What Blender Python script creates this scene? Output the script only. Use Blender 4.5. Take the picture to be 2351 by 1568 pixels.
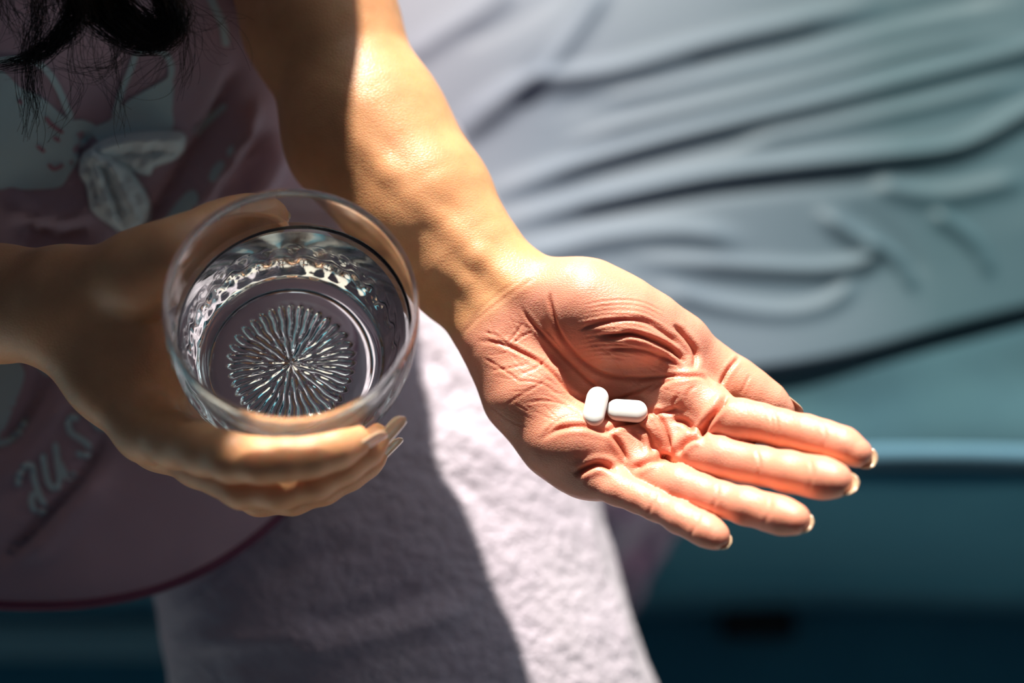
import bpy, bmesh, math, random
import numpy as np
from mathutils import Vector, Matrix, noise as mnoise
from mathutils.bvhtree import BVHTree
from mathutils.geometry import delaunay_2d_cdt

random.seed(7)
RNG = np.random.default_rng(7)
D = bpy.data
COL = bpy.context.scene.collection
for o in list(D.objects):
    D.objects.remove(o)

# ------------------------------------------------------------------ camera, world, sun, exposure
PITCH = math.radians(66.0)
FPX = 3265.0                                   # focal length in pixels of the 2351 px wide frame
CAM = np.array([0.0, 0.0, 1.30])
AX_X = np.array([1.0, 0.0, 0.0])
AX_F = np.array([0.0, math.cos(PITCH), -math.sin(PITCH)])
AX_U = np.array([0.0, math.sin(PITCH), math.cos(PITCH)])

cam_data = D.cameras.new('camera')
cam = D.objects.new('camera', cam_data)
COL.objects.link(cam)
cam.location = CAM
cam.rotation_euler = (math.radians(90 - 66.0), 0, 0)
cam_data.sensor_width = 36.0
cam_data.lens = FPX * 36.0 / 2351.0
cam_data.clip_start = 0.02
cam_data.clip_end = 60
cam_data.dof.use_dof = True
cam_data.dof.focus_distance = 0.552
cam_data.dof.aperture_fstop = 2.5
bpy.context.scene.camera = cam

world = D.worlds.new('room_light')
bpy.context.scene.world = world
world.use_nodes = True
bg = world.node_tree.nodes['Background']
bg.inputs['Color'].default_value = (0.44, 0.58, 0.74, 1)
bg.inputs['Strength'].default_value = 0.075

sun_data = D.lights.new('sun', 'SUN')
sun_data.energy = 11.8
sun_data.color = (1.0, 0.92, 0.80)
sun_data.angle = math.radians(1.5)
sun = D.objects.new('sun', sun_data)
COL.objects.link(sun)
SUN_DIR = Vector((0.075, -0.800, -0.600)).normalized()
sun.rotation_euler = SUN_DIR.to_track_quat('-Z', 'Y').to_euler()
sun.location = (-1.0, 2.2, 3.2)

win_data = D.lights.new('window_daylight', 'AREA')
win_data.shape = 'RECTANGLE'
win_data.size = 2.2
win_data.size_y = 1.6
win_data.energy = 23
win_data.color = (0.85, 0.95, 1.0)
win = D.objects.new('window_daylight', win_data)
COL.objects.link(win)
win.location = (0.35, 2.9, 2.5)
win.rotation_euler = (Vector((0.1, 0.3, 0.7)) - Vector(win.location)).to_track_quat('-Z', 'Y').to_euler()

side_data = D.lights.new('side_fill_light', 'AREA')  # added fill lamp, brightens the glass rim and the forearm edge
side_data.shape = 'RECTANGLE'
side_data.size = 0.7
side_data.size_y = 0.9
side_data.energy = 8
side_data.color = (0.80, 0.93, 1.0)
side = D.objects.new('side_fill_light', side_data)
COL.objects.link(side)
side.location = (2.4, 1.3, 1.7)
side.rotation_euler = (Vector((0.0, 0.3, 0.8)) - Vector(side.location)).to_track_quat('-Z', 'Y').to_euler()

far_data = D.lights.new('far_fill_light', 'AREA')  # small bright lamp added at the left for highlights in the glass
far_data.shape = 'RECTANGLE'
far_data.size = 0.4
far_data.size_y = 0.6
far_data.energy = 1.4
far_data.color = (0.80, 0.93, 1.0)
far = D.objects.new('far_fill_light', far_data)
COL.objects.link(far)
far.location = (-2.0, 1.9, 1.9)
far.rotation_euler = (Vector((0.0, 0.3, 0.8)) - Vector(far.location)).to_track_quat('-Z', 'Y').to_euler()

vs = bpy.context.scene.view_settings
vs.view_transform = 'Standard'
vs.look = 'None'
vs.gamma = 1.0
vs.exposure = 0.0
vs.use_curve_mapping = False

# ------------------------------------------------------------------ helpers
def C(px, py, d):
    """camera-frame coordinates (x right, y up, z away) of a picture position at depth d"""
    return np.array([(px - 1175.5) / FPX * d, (784.0 - py) / FPX * d, d])

ROT = np.stack([AX_X, AX_U, AX_F], axis=1)      # columns
def c2w(P):
    return np.asarray(P) @ ROT.T + CAM
def w2c(P):
    return (np.asarray(P) - CAM) @ ROT
def W(px, py, d):
    return c2w(C(px, py, d))
def project(Pw):
    c = w2c(Pw)
    return c[:, 0] / c[:, 2] * FPX + 1175.5, 784.0 - c[:, 1] / c[:, 2] * FPX, c[:, 2]
def on_z(px, py, z):
    ray = AX_F + (px - 1175.5) / FPX * AX_X + (784.0 - py) / FPX * AX_U
    return CAM + ray * ((z - CAM[2]) / ray[2])
def on_y(px, py, y):
    ray = AX_F + (px - 1175.5) / FPX * AX_X + (784.0 - py) / FPX * AX_U
    return CAM + ray * ((y - CAM[1]) / ray[1])

def spline(pts, n=8):
    """Catmull-Rom resample of a polyline of any dimension"""
    P = np.asarray(pts, float)
    if len(P) < 3:
        t = np.linspace(0, 1, n + 1)[:, None]
        return P[0] * (1 - t) + P[-1] * t
    P = np.vstack([2 * P[0] - P[1], P, 2 * P[-1] - P[-2]])
    out = []
    for i in range(1, len(P) - 2):
        for t in np.linspace(0, 1, n, endpoint=False):
            a, b, c, d = P[i - 1], P[i], P[i + 1], P[i + 2]
            out.append(0.5 * (2 * b + (c - a) * t + (2 * a - 5 * b + 4 * c - d) * t * t + (3 * b - a - 3 * c + d) * t ** 3))
    out.append(P[-2])
    return np.array(out)

def poly_dist(x, y, line):
    """distance of points to a 2-D polyline, position along it 0..1, signed side"""
    L = np.asarray(line, float)
    best = np.full(x.shape, 1e9)
    tt = np.zeros(x.shape)
    side = np.zeros(x.shape)
    n = len(L) - 1
    for i in range(n):
        ax, ay = L[i]
        bx, by = L[i + 1] - L[i]
        q = bx * bx + by * by + 1e-9
        t = np.clip(((x - ax) * bx + (y - ay) * by) / q, 0, 1)
        dx = x - ax - t * bx
        dy = y - ay - t * by
        d = np.sqrt(dx * dx + dy * dy)
        m = d < best
        best = np.where(m, d, best)
        tt = np.where(m, (i + t) / n, tt)
        side = np.where(m, np.sign(bx * dy - by * dx), side)
    return best, tt, side

def mesh_obj(name, verts, faces, mat=None, parent=None, smooth=True, origin=None):
    verts = np.asarray(verts, dtype=np.float64)
    if origin is None:
        if parent is None:
            origin = np.array([verts[:, 0].mean(), verts[:, 1].mean(), verts[:, 2].min()])
        else:
            origin = np.array(verts.mean(axis=0))
    origin = np.asarray(origin, float)
    v = (verts - origin).astype(np.float32)
    me = D.meshes.new(name)
    if isinstance(faces, np.ndarray):
        k = faces.shape[1]
        me.vertices.add(len(v))
        me.vertices.foreach_set('co', v.ravel())
        me.loops.add(faces.size)
        me.loops.foreach_set('vertex_index', faces.astype(np.int32).ravel())
        me.polygons.add(len(faces))
        me.polygons.foreach_set('loop_start', np.arange(0, faces.size, k, dtype=np.int32))
        me.polygons.foreach_set('loop_total', np.full(len(faces), k, dtype=np.int32))
        me.update(calc_edges=True)
    else:
        me.from_pydata([tuple(map(float, p)) for p in v], [], [tuple(map(int, f)) for f in faces])
        me.update()
    if smooth:
        me.polygons.foreach_set('use_smooth', np.ones(len(me.polygons), dtype=bool))
    o = D.objects.new(name, me)
    COL.objects.link(o)
    o.location = origin
    if mat:
        me.materials.append(mat)
    if parent is not None:
        o.parent = parent
        par = Vector((0, 0, 0))
        q = parent
        while q is not None:
            par += q.location
            q = q.parent
        o.location = Vector(origin) - par
    return o

def tag(o, label=None, cat=None, group=None, kind=None):
    if label: o['label'] = label
    if cat: o['category'] = cat
    if group: o['group'] = group
    if kind: o['kind'] = kind
    return o

def grid_faces(nu, nv, wrap=False):
    i, j = np.meshgrid(np.arange(nu - (0 if wrap else 1)), np.arange(nv - 1), indexing='ij')
    i2 = (i + 1) % nu
    return np.stack([i * nv + j, i2 * nv + j, i2 * nv + j + 1, i * nv + j + 1], axis=-1).reshape(-1, 4)

def add_attr(o, name, arr):
    a = o.data.attributes.new(name, 'FLOAT', 'POINT')
    a.data.foreach_set('value', np.asarray(arr, dtype=np.float32))

# ------------------------------------------------------------------ materials
def new_mat(name):
    m = D.materials.new(name)
    m.use_nodes = True
    nt = m.node_tree
    return m, nt, nt.nodes['Principled BSDF']
def node(nt, t, **kw):
    n = nt.nodes.new(t)
    for k, v in kw.items():
        setattr(n, k, v)
    return n
def noise_tex(nt, scale, detail=4, rough=0.6, mapping=None):
    tc = node(nt, 'ShaderNodeTexCoord')
    n = node(nt, 'ShaderNodeTexNoise')
    n.inputs['Scale'].default_value = scale
    n.inputs['Detail'].default_value = detail
    n.inputs['Roughness'].default_value = rough
    if mapping:
        mp = node(nt, 'ShaderNodeMapping')
        mp.inputs['Scale'].default_value = mapping[0]
        mp.inputs['Rotation'].default_value = mapping[1]
        nt.links.new(tc.outputs['Object'], mp.inputs['Vector'])
        nt.links.new(mp.outputs['Vector'], n.inputs['Vector'])
    else:
        nt.links.new(tc.outputs['Object'], n.inputs['Vector'])
    return n
def ramp(nt, src, stops):
    r = node(nt, 'ShaderNodeValToRGB')
    el = r.color_ramp.elements
    el[0].position, el[0].color = stops[0][0], (*stops[0][1], 1)
    el[1].position, el[1].color = stops[-1][0], (*stops[-1][1], 1)
    for p, c in stops[1:-1]:
        e = el.new(p); e.color = (*c, 1)
    nt.links.new(src, r.inputs['Fac'])
    return r
def mixc(nt, fac, a, b, mode='MIX'):
    m = node(nt, 'ShaderNodeMix', data_type='RGBA', blend_type=mode)
    for sock, v in ((0, fac), (6, a), (7, b)):
        if hasattr(v, 'is_linked') or isinstance(v, bpy.types.NodeSocket):
            nt.links.new(v, m.inputs[sock])
        else:
            m.inputs[sock].default_value = v if sock == 0 else (*v, 1)
    return m.outputs[2]
def bump(nt, src, strength, dist, normal=None):
    b = node(nt, 'ShaderNodeBump')
    b.inputs['Strength'].default_value = strength
    b.inputs['Distance'].default_value = dist
    nt.links.new(src, b.inputs['Height'])
    if normal is not None:
        nt.links.new(normal, b.inputs['Normal'])
    return b.outputs['Normal']
def math_node(nt, op, a, b):
    m = node(nt, 'ShaderNodeMath', operation=op)
    for s, v in ((0, a), (1, b)):
        if isinstance(v, bpy.types.NodeSocket): nt.links.new(v, m.inputs[s])
        else: m.inputs[s].default_value = v
    return m.outputs[0]

def skin_material():
    m, nt, p = new_mat('skin')
    at = lambda n: node(nt, 'ShaderNodeAttribute', attribute_name=n).outputs['Fac']
    n1 = noise_tex(nt, 90, 4, 0.6)
    n2 = noise_tex(nt, 22, 3, 0.5)
    base = mixc(nt, at('palm'), (0.74, 0.375, 0.185), (0.76, 0.335, 0.24))
    mott = ramp(nt, n1.outputs['Fac'], [(0.35, (0.90, 0.84, 0.80)), (0.65, (1.06, 1.04, 1.02))])
    base = mixc(nt, 0.6, base, mott.outputs['Color'], 'MULTIPLY')
    flush = math_node(nt, 'MULTIPLY', n2.outputs['Fac'], at('palm'))
    fr = ramp(nt, flush, [(0.36, (0, 0, 0)), (0.66, (0.8, 0.8, 0.8))])
    base = mixc(nt, fr.outputs['Color'], base, (0.82, 0.34, 0.22))
    base = mixc(nt, at('crease'), base, (0.62, 0.16, 0.09))
    nt.links.new(base, p.inputs['Base Color'])
    p.inputs['Roughness'].default_value = 0.42
    p.inputs['Specular IOR Level'].default_value = 0.55
    p.inputs['Subsurface Weight'].default_value = 0.5
    p.inputs['Subsurface Radius'].default_value = (1.0, 0.22, 0.09)
    p.inputs['Subsurface Scale'].default_value = 0.0042
    # fine skin relief: a cross-hatched net of cells plus soft pores
    tc = node(nt, 'ShaderNodeTexCoord')
    vor = node(nt, 'ShaderNodeTexVoronoi', feature='DISTANCE_TO_EDGE')
    mp = node(nt, 'ShaderNodeMapping')
    mp.inputs['Scale'].default_value = (1.0, 1.9, 1.4)
    mp.inputs['Rotation'].default_value = (0, 0, 0.5)
    nt.links.new(tc.outputs['Object'], mp.inputs['Vector'])
    nt.links.new(mp.outputs['Vector'], vor.inputs['Vector'])
    vor.inputs['Scale'].default_value = 620
    cl = ramp(nt, vor.outputs['Distance'], [(0.0, (0, 0, 0)), (0.22, (1, 1, 1))])
    b1 = bump(nt, cl.outputs['Color'], 0.35, 0.00016)
    n3 = noise_tex(nt, 420, 4, 0.65, ((1, 2.6, 1), (0, 0, 0.4)))
    b2 = bump(nt, n3.outputs['Fac'], 0.18, 0.0003, b1)
    nt.links.new(b2, p.inputs['Normal'])
    return m

def cloth_material(name, c1, c2, weave=1400, wrinkle=0.0, wscale=60, rough=0.9, sheen=0.15, wdist=0.002, wmap=((1, 1, 1), (0, 0, 0))):
    m, nt, p = new_mat(name)
    n = noise_tex(nt, 9, 4, 0.55)
    r = ramp(nt, n.outputs['Fac'], [(0.3, c1), (0.7, c2)])
    nt.links.new(r.outputs['Color'], p.inputs['Base Color'])
    p.inputs['Roughness'].default_value = rough
    p.inputs['Sheen Weight'].default_value = sheen
    p.inputs['Specular IOR Level'].default_value = 0.2
    w = noise_tex(nt, weave, 2, 0.5)
    b = bump(nt, w.outputs['Fac'], 0.25, 0.0004)
    if wrinkle:
        w2 = noise_tex(nt, wscale, 5, 0.6, wmap)
        b = bump(nt, w2.outputs['Fac'], wrinkle, wdist, b)
    nt.links.new(b, p.inputs['Normal'])
    return m

M_SKIN = skin_material()
M_TROUSER = cloth_material('lilac_grey_cotton', (0.42, 0.37, 0.46), (0.49, 0.45, 0.52), 1500, 1.0, 170, wdist=0.0034, wmap=((1.0, 1.0, 1.0), (0, 0, 0.9)))
M_SHIRT = cloth_material('dusty_pink_jersey', (0.47, 0.335, 0.41), (0.53, 0.40, 0.47), 1700, 0.35, 40)
M_PRINT = cloth_material('pale_blue_print', (0.50, 0.66, 0.70), (0.56, 0.71, 0.75), 1700)
M_PINK_PRINT = cloth_material('rose_print', (0.42, 0.20, 0.26), (0.46, 0.23, 0.29), 1700)
M_HEM = cloth_material('dark_rose_hem', (0.16, 0.05, 0.10), (0.20, 0.07, 0.12), 1500)
M_BOW = cloth_material('pale_blue_muslin', (0.66, 0.76, 0.80), (0.72, 0.80, 0.83), 1200, 0.4, 90)
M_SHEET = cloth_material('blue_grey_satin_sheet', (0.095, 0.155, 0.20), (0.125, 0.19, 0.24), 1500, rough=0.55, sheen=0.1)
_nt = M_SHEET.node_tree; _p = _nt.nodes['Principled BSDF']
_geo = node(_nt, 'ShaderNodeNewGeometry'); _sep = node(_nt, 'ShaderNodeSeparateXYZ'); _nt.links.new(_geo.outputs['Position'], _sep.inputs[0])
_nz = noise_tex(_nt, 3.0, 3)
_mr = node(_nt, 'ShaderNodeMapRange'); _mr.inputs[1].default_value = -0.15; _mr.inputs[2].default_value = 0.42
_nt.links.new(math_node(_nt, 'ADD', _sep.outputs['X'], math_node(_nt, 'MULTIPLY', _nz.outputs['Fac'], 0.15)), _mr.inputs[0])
_r = ramp(_nt, _mr.outputs[0], [(0.1, (0.19, 0.18, 0.23)), (0.42, (0.11, 0.14, 0.19)), (0.9, (0.022, 0.060, 0.078))])  # light falloff put into the sheet colour: pale lavender left, dark teal right
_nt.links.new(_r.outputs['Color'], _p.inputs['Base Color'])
M_VALANCE = cloth_material('teal_upholstery', (0.05, 0.25, 0.37), (0.065, 0.29, 0.41), 900)
M_MATTRESS = cloth_material('teal_mattress_cover', (0.022, 0.065, 0.088), (0.032, 0.085, 0.105), 900, 0.4, 14, wdist=0.006)
M_PIPING = cloth_material('blue_piping', (0.05, 0.125, 0.18), (0.065, 0.15, 0.21), 900)
M_FLOOR = cloth_material('dark_blue_carpet', (0.05, 0.24, 0.34), (0.07, 0.30, 0.40), 500, 0.8, 200)
M_RUG = cloth_material('grey_green_rug', (0.40, 0.70, 0.72), (0.46, 0.76, 0.78), 400, 0.8, 200)
M_CREAM = cloth_material('cream_bounce', (0.50, 0.47, 0.43), (0.58, 0.55, 0.50), 300, 0.8, 160)
M_LILAC = cloth_material('mauve_cotton', (0.62, 0.36, 0.60), (0.44, 0.50, 0.60), 1500)

def simple(name, col, rough=0.5, **kw):
    m, nt, p = new_mat(name)
    p.inputs['Base Color'].default_value = (*col, 1)
    p.inputs['Roughness'].default_value = rough
    for k, v in kw.items():
        p.inputs[k].default_value = v
    return m, nt, p
M_NAIL, _nt, _p = simple('fingernail', (0.72, 0.52, 0.36), 0.18, **{'Subsurface Weight': 0.2, 'Subsurface Scale': 0.002, 'Coat Weight': 0.4})
_n = noise_tex(_nt, 260, 3)
_r = ramp(_nt, _n.outputs['Fac'], [(0.3, (0.58, 0.38, 0.26)), (0.7, (0.70, 0.54, 0.36))])
_nt.links.new(_r.outputs['Color'], _p.inputs['Base Color'])
M_PILL, _nt, _p = simple('white_tablet_coating', (0.76, 0.77, 0.76), 0.45, **{'Subsurface Weight': 0.1, 'Subsurface Scale': 0.001})
_n = noise_tex(_nt, 1800, 4)
_nt.links.new(bump(_nt, _n.outputs['Fac'], 0.2, 0.0001), _p.inputs['Normal'])
M_HAIR, _nt, _p = simple('dark_brown_hair', (0.012, 0.007, 0.006), 0.38)
_n = noise_tex(_nt, 60, 2)
_r = ramp(_nt, _n.outputs['Fac'], [(0.3, (0.008, 0.005, 0.005)), (0.7, (0.022, 0.010, 0.008))])
_nt.links.new(_r.outputs['Color'], _p.inputs['Base Color'])
M_SLOT, _nt, _p = simple('slot_black', (0.004, 0.006, 0.008), 0.6)
_n = noise_tex(_nt, 80, 2)
_nt.links.new(bump(_nt, _n.outputs['Fac'], 0.2, 0.001), _p.inputs['Normal'])
M_GLASS, _nt, _p = simple('clear_glass', (0.97, 1.0, 0.985), 0.0, **{'IOR': 1.46, 'Transmission Weight': 1.0})
_n = noise_tex(_nt, 35, 2)
_r = ramp(_nt, _n.outputs['Fac'], [(0.3, (0.965, 0.995, 0.98)), (0.7, (0.985, 1.0, 0.99))])
_nt.links.new(_r.outputs['Color'], _p.inputs['Base Color'])
# the thin upper wall: nearly all light goes straight through, with the sheen of glass on top
M_THIN, _nt, _p = simple('thin_glass_wall', (0.97, 1.0, 0.985), 0.0, **{'IOR': 1.46, 'Transmission Weight': 1.0})
_n = noise_tex(_nt, 35, 2)
_r = ramp(_nt, _n.outputs['Fac'], [(0.3, (0.965, 0.995, 0.98)), (0.7, (0.985, 1.0, 0.99))])
_nt.links.new(_r.outputs['Color'], _p.inputs['Base Color'])
_t = node(_nt, 'ShaderNodeBsdfTransparent'); _t.inputs['Color'].default_value = (0.975, 0.995, 0.985, 1)
_mx = node(_nt, 'ShaderNodeMixShader'); _mx.inputs[0].default_value = 0.28
_nt.links.new(_t.outputs[0], _mx.inputs[1]); _nt.links.new(_p.outputs[0], _mx.inputs[2])
_nt.links.new(_mx.outputs[0], _nt.nodes['Material Output'].inputs['Surface'])
M_WATER, _nt, _p = simple('clear_water', (1.0, 1.0, 1.0), 0.0, **{'IOR': 1.33, 'Transmission Weight': 1.0})
_n = noise_tex(_nt, 55, 1)
_r = ramp(_nt, _n.outputs['Fac'], [(0.3, (0.985, 1.0, 1.0)), (0.7, (1.0, 1.0, 1.0))])
_nt.links.new(_r.outputs['Color'], _p.inputs['Base Color'])

# ------------------------------------------------------------------ signed distance modelling
class Cone:
    """tapered capsule; flat < 1 squashes it along a given axis"""
    def __init__(s, a, b, ra, rb, k=0.008, axis=None, flat=1.0):
        s.a, s.b, s.ra, s.rb, s.k = np.asarray(a, float), np.asarray(b, float), ra, rb, k
        s.axis = None if axis is None else np.asarray(axis, float) / np.linalg.norm(axis)
        s.flat = flat
        s.c = (s.a + s.b) / 2
        s.R = np.linalg.norm(s.a - s.b) / 2 + max(ra, rb)
    def __call__(s, P):
        ba = s.b - s.a
        pa = P - s.a
        t = np.clip(pa @ ba / (ba @ ba + 1e-12), 0, 1)
        q = pa - t[:, None] * ba
        if s.axis is not None:
            w = q @ s.axis
            q = q + (w * (1 / s.flat - 1))[:, None] * s.axis
        r = s.ra + (s.rb - s.ra) * t
        d = np.sqrt((q * q).sum(1)) - r
        return d * (s.flat if s.axis is not None and s.flat < 1 else 1.0)

def smin(a, b, k):
    if k <= 0: return np.minimum(a, b)
    h = np.maximum(k - np.abs(a - b), 0) / k
    return np.minimum(a, b) - h * h * k * 0.25

def chain(pts, k=0.004, kk=None):
    """pts: (px, py, depth, radius_mm) -> list of cones"""
    q = [(C(p[0], p[1], p[2]), p[3] / 1000) for p in pts]
    return [Cone(q[i][0], q[i + 1][0], q[i][1], q[i + 1][1], k) for i in range(len(q) - 1)]

def polygonise(palm, fingers, h, kf=0.007, B=24):
    """surface nets over blocks that straddle the surface; returns vertices and quads (camera frame)"""
    prims = palm + [c for f in fingers for c in f]
    lo = np.min([p.c - p.R for p in prims], axis=0) - 0.01
    hi = np.max([p.c + p.R for p in prims], axis=0) + 0.01
    nb = np.ceil((hi - lo) / (h * B)).astype(int)
    N = nb * B + 1
    brad = h * B * 0.5 * math.sqrt(3)
    ids, vpos, quads = [], [], []
    gi = np.arange(-1, B + 1)
    I, J, K = np.meshgrid(gi, gi, gi, indexing='ij')
    base = np.stack([I.ravel(), J.ravel(), K.ravel()], 1)
    n1 = B + 2
    edges = [((0,0,0),(1,0,0)),((0,1,0),(1,1,0)),((0,0,1),(1,0,1)),((0,1,1),(1,1,1)),
             ((0,0,0),(0,1,0)),((1,0,0),(1,1,0)),((0,0,1),(0,1,1)),((1,0,1),(1,1,1)),
             ((0,0,0),(0,0,1)),((1,0,0),(1,0,1)),((0,1,0),(0,1,1)),((1,1,0),(1,1,1))]
    def cell_id(ix, iy, iz):
        return ((ix + 1) * (N[1] + 2) + iy + 1) * (N[2] + 2) + iz + 1
    centers_c = np.array([p.c for p in prims]); radii_c = np.array([p.R for p in prims])
    for bx in range(nb[0]):
        for by in range(nb[1]):
            for bz in range(nb[2]):
                ctr = lo + (np.array([bx, by, bz]) + 0.5) * B * h
                if (np.linalg.norm(centers_c - ctr, axis=1) - radii_c).min() > brad + 0.016:
                    continue
                cd = {id(p): p(ctr[None])[0] for p in prims}
                dm = min(cd.values())
                if dm > brad + 0.016 or dm < -brad - 0.020:
                    continue
                lim = brad + 0.026
                P = lo + (base + np.array([bx, by, bz]) * B) * h
                big = np.full(len(P), 0.05)
                dp = big
                for p in palm:
                    if cd[id(p)] < lim:
                        dp = smin(dp, p(P), p.k)
                out = dp
                for f in fingers:
                    df = None
                    for p in f:
                        if cd[id(p)] < lim:
                            v = p(P)
                            df = v if df is None else smin(df, v, p.k)
                    if df is not None:
                        out = np.minimum(out, smin(dp, df, kf))
                F = out.reshape(n1, n1, n1)
                S = F < 0
                if S.all() or not S.any():
                    continue
                # cells owned: index 1..B in the local node grid (node 0 is the halo at -1)
                s8 = np.zeros((B, B, B), dtype=np.int8)
                for dx in (0, 1):
                    for dy in (0, 1):
                        for dz in (0, 1):
                            s8 += S[1 + dx:1 + dx + B, 1 + dy:1 + dy + B, 1 + dz:1 + dz + B] if False else S[dx:dx + B, dy:dy + B, dz:dz + B]
                # cells with lower node local index 0..B-1 -> global node index = b*B - 1 + local
                act = np.argwhere((s8 > 0) & (s8 < 8))
                if len(act) == 0:
                    continue
                acc = np.zeros((len(act), 3)); cnt = np.zeros(len(act))
                for (a, b) in edges:
                    a = np.array(a); b = np.array(b)
                    ia = act + a; ib = act + b
                    fa = F[ia[:, 0], ia[:, 1], ia[:, 2]]; fb = F[ib[:, 0], ib[:, 1], ib[:, 2]]
                    m = (fa < 0) != (fb < 0)
                    t = np.where(m, fa / np.where(m, fa - fb, 1), 0)
                    acc += m[:, None] * (a + t[:, None] * (b - a)); cnt += m
                g = act + np.array([bx, by, bz]) * B - 1
                vpos.append(lo + (g + acc / cnt[:, None]) * h)
                ids.append(cell_id(g[:, 0], g[:, 1], g[:, 2]))
                # edges from node local 1..B-? owned: nodes local index 0..B-1 as lower end
                Q = S[:B, :B, :B]
                for ax in range(3):
                    sh = [slice(0, B)] * 3; sh[ax] = slice(1, B + 1)
                    R = S[tuple(sh)]
                    m = np.argwhere(Q != R)
                    if len(m) == 0: continue
                    flip = Q[m[:, 0], m[:, 1], m[:, 2]]
                    gg = m + np.array([bx, by, bz]) * B - 1
                    u = [0, 0, 0]; v = [0, 0, 0]
                    u[(ax + 1) % 3] = 1; v[(ax + 2) % 3] = 1
                    u = np.array(u); v = np.array(v)
                    c = [gg, gg - u, gg - u - v, gg - v]
                    q = np.stack([cell_id(x[:, 0], x[:, 1], x[:, 2]) for x in c], 1)
                    q[~flip] = q[~flip][:, ::-1]
                    quads.append(q)
    ids = np.concatenate(ids); vpos = np.concatenate(vpos); quads = np.concatenate(quads)
    uid, first = np.unique(ids, return_index=True)
    V = vpos[first]
    pos = np.searchsorted(uid, quads)
    pos = np.clip(pos, 0, len(uid) - 1)
    ok = (uid[pos] == quads).all(1)
    return V, pos[ok]

def vnormals(V, Q):
    n = np.cross(V[Q[:, 2]] - V[Q[:, 0]], V[Q[:, 3]] - V[Q[:, 1]])
    N = np.zeros_like(V)
    for k in range(4):
        np.add.at(N, Q[:, k], n)
    return N / (np.linalg.norm(N, axis=1, keepdims=True) + 1e-12)

def relax(V, Q, it=2, lam=0.5):
    for _ in range(it):
        S = np.zeros_like(V); c = np.zeros(len(V))
        for k in range(4):
            a, b = Q[:, k], Q[:, (k + 1) % 4]
            np.add.at(S, a, V[b]); np.add.at(c, a, 1)
            np.add.at(S, b, V[a]); np.add.at(c, b, 1)
        V = V + lam * (S / np.maximum(c, 1)[:, None] - V)
    return V

def projc(V):
    return V[:, 0] / V[:, 2] * FPX + 1175.5, 784.0 - V[:, 1] / V[:, 2] * FPX

# ------------------------------------------------------------------ glass placement (camera frame)
G_RIM = C(670, 690, 0.472)
G_AX = np.array([-0.12, -0.36, 0.925]); G_AX /= np.linalg.norm(G_AX)      # rim -> base
G_H = 0.080
GS = 1.06                                      # the tumbler is a broad one, 92 mm across
def glass_clear(p):
    """(height below rim mm, distance from the axis mm)"""
    v = np.asarray(p) - G_RIM
    t = v @ G_AX
    return t * 1000, np.linalg.norm(v - t * G_AX) * 1000
#==SETTING==
# ------------------------------------------------------------------ floor, bed
def box(bm, x0, x1, y0, y1, z0, z1):
    vs_ = [bm.verts.new(p) for p in ((x0,y0,z0),(x1,y0,z0),(x1,y1,z0),(x0,y1,z0),(x0,y0,z1),(x1,y0,z1),(x1,y1,z1),(x0,y1,z1))]
    for f in ((0,3,2,1),(4,5,6,7),(0,1,5,4),(1,2,6,5),(2,3,7,6),(3,0,4,7)):
        bm.faces.new([vs_[i] for i in f])
def bm_obj(name, bm, mat, parent=None, bevel=0.0, smooth=True):
    if bevel:
        bmesh.ops.bevel(bm, geom=list(bm.edges), offset=bevel, segments=3, affect='EDGES', profile=0.5)
    V = np.array([v.co[:] for v in bm.verts])
    bm.verts.index_update()
    F_ = [[v.index for v in f.verts] for f in bm.faces]
    bm.free()
    return mesh_obj(name, V, F_, mat, parent, smooth)

FLOOR_Z = 0.08
bm = bmesh.new(); box(bm, -2.2, 2.6, -1.6, 2.4, FLOOR_Z - 0.05, FLOOR_Z)
o = bm_obj('floor', bm, M_FLOOR, smooth=False); tag(o, 'dark navy carpeted floor below the bed', kind='structure')
p0 = on_z(-200, 1432, FLOOR_Z); p1 = on_z(620, 1515, FLOOR_Z)
bm = bmesh.new(); box(bm, p0[0], p1[0] + .05, p1[1], p0[1], FLOOR_Z + .0002, FLOOR_Z + 0.009)
o = bm_obj('rug', bm, M_RUG, bevel=0.003); tag(o, 'narrow grey-green rug on the dark floor at the lower left', 'rug')

bm = bmesh.new(); box(bm, -1.1, 1.1, -1.5, 0.12, FLOOR_Z + .0002, FLOOR_Z + 0.014)  # slab added out of frame to bounce sunlight up into the glass
o = bm_obj('rug', bm, M_CREAM, bevel=0.004); tag(o, 'out-of-frame cream slab added on the floor to bounce light, glimpsed through the tumbler', 'rug')

# bed: mattress with piped edge on a padded teal base
bed = D.objects.new('bed', None); COL.objects.link(bed); bed.location = (0.4, 0.9, FLOOR_Z)
tag(bed, 'low bed with dark teal padded side and blue fitted mattress edge', 'bed')
YS = 0.292; MZ = 0.459
bm = bmesh.new(); box(bm, -1.2, 2.0, YS + .02, 1.9, FLOOR_Z + 0.030, 0.30)
o = bm_obj('bed_frame', bm, M_VALANCE, bed, 0.008)
def rim_faces(nu, nv, off):
    idx = [i * nv for i in range(nu)] + [(nu - 1) * nv + j for j in range(1, nv)] + [i * nv + nv - 1 for i in range(nu - 2, -1, -1)] + [j for j in range(nv - 2, 0, -1)]
    return np.array([[idx[k], idx[(k + 1) % len(idx)], idx[(k + 1) % len(idx)] + off, idx[k] + off] for k in range(len(idx))])
nu, nv = 200, 60
xs = np.linspace(-1.2, 2.0, nu); zs = np.linspace(FLOOR_Z + 0.002, MZ - 0.012, nv)
X, Z = np.meshgrid(xs, zs, indexing='ij')
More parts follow.
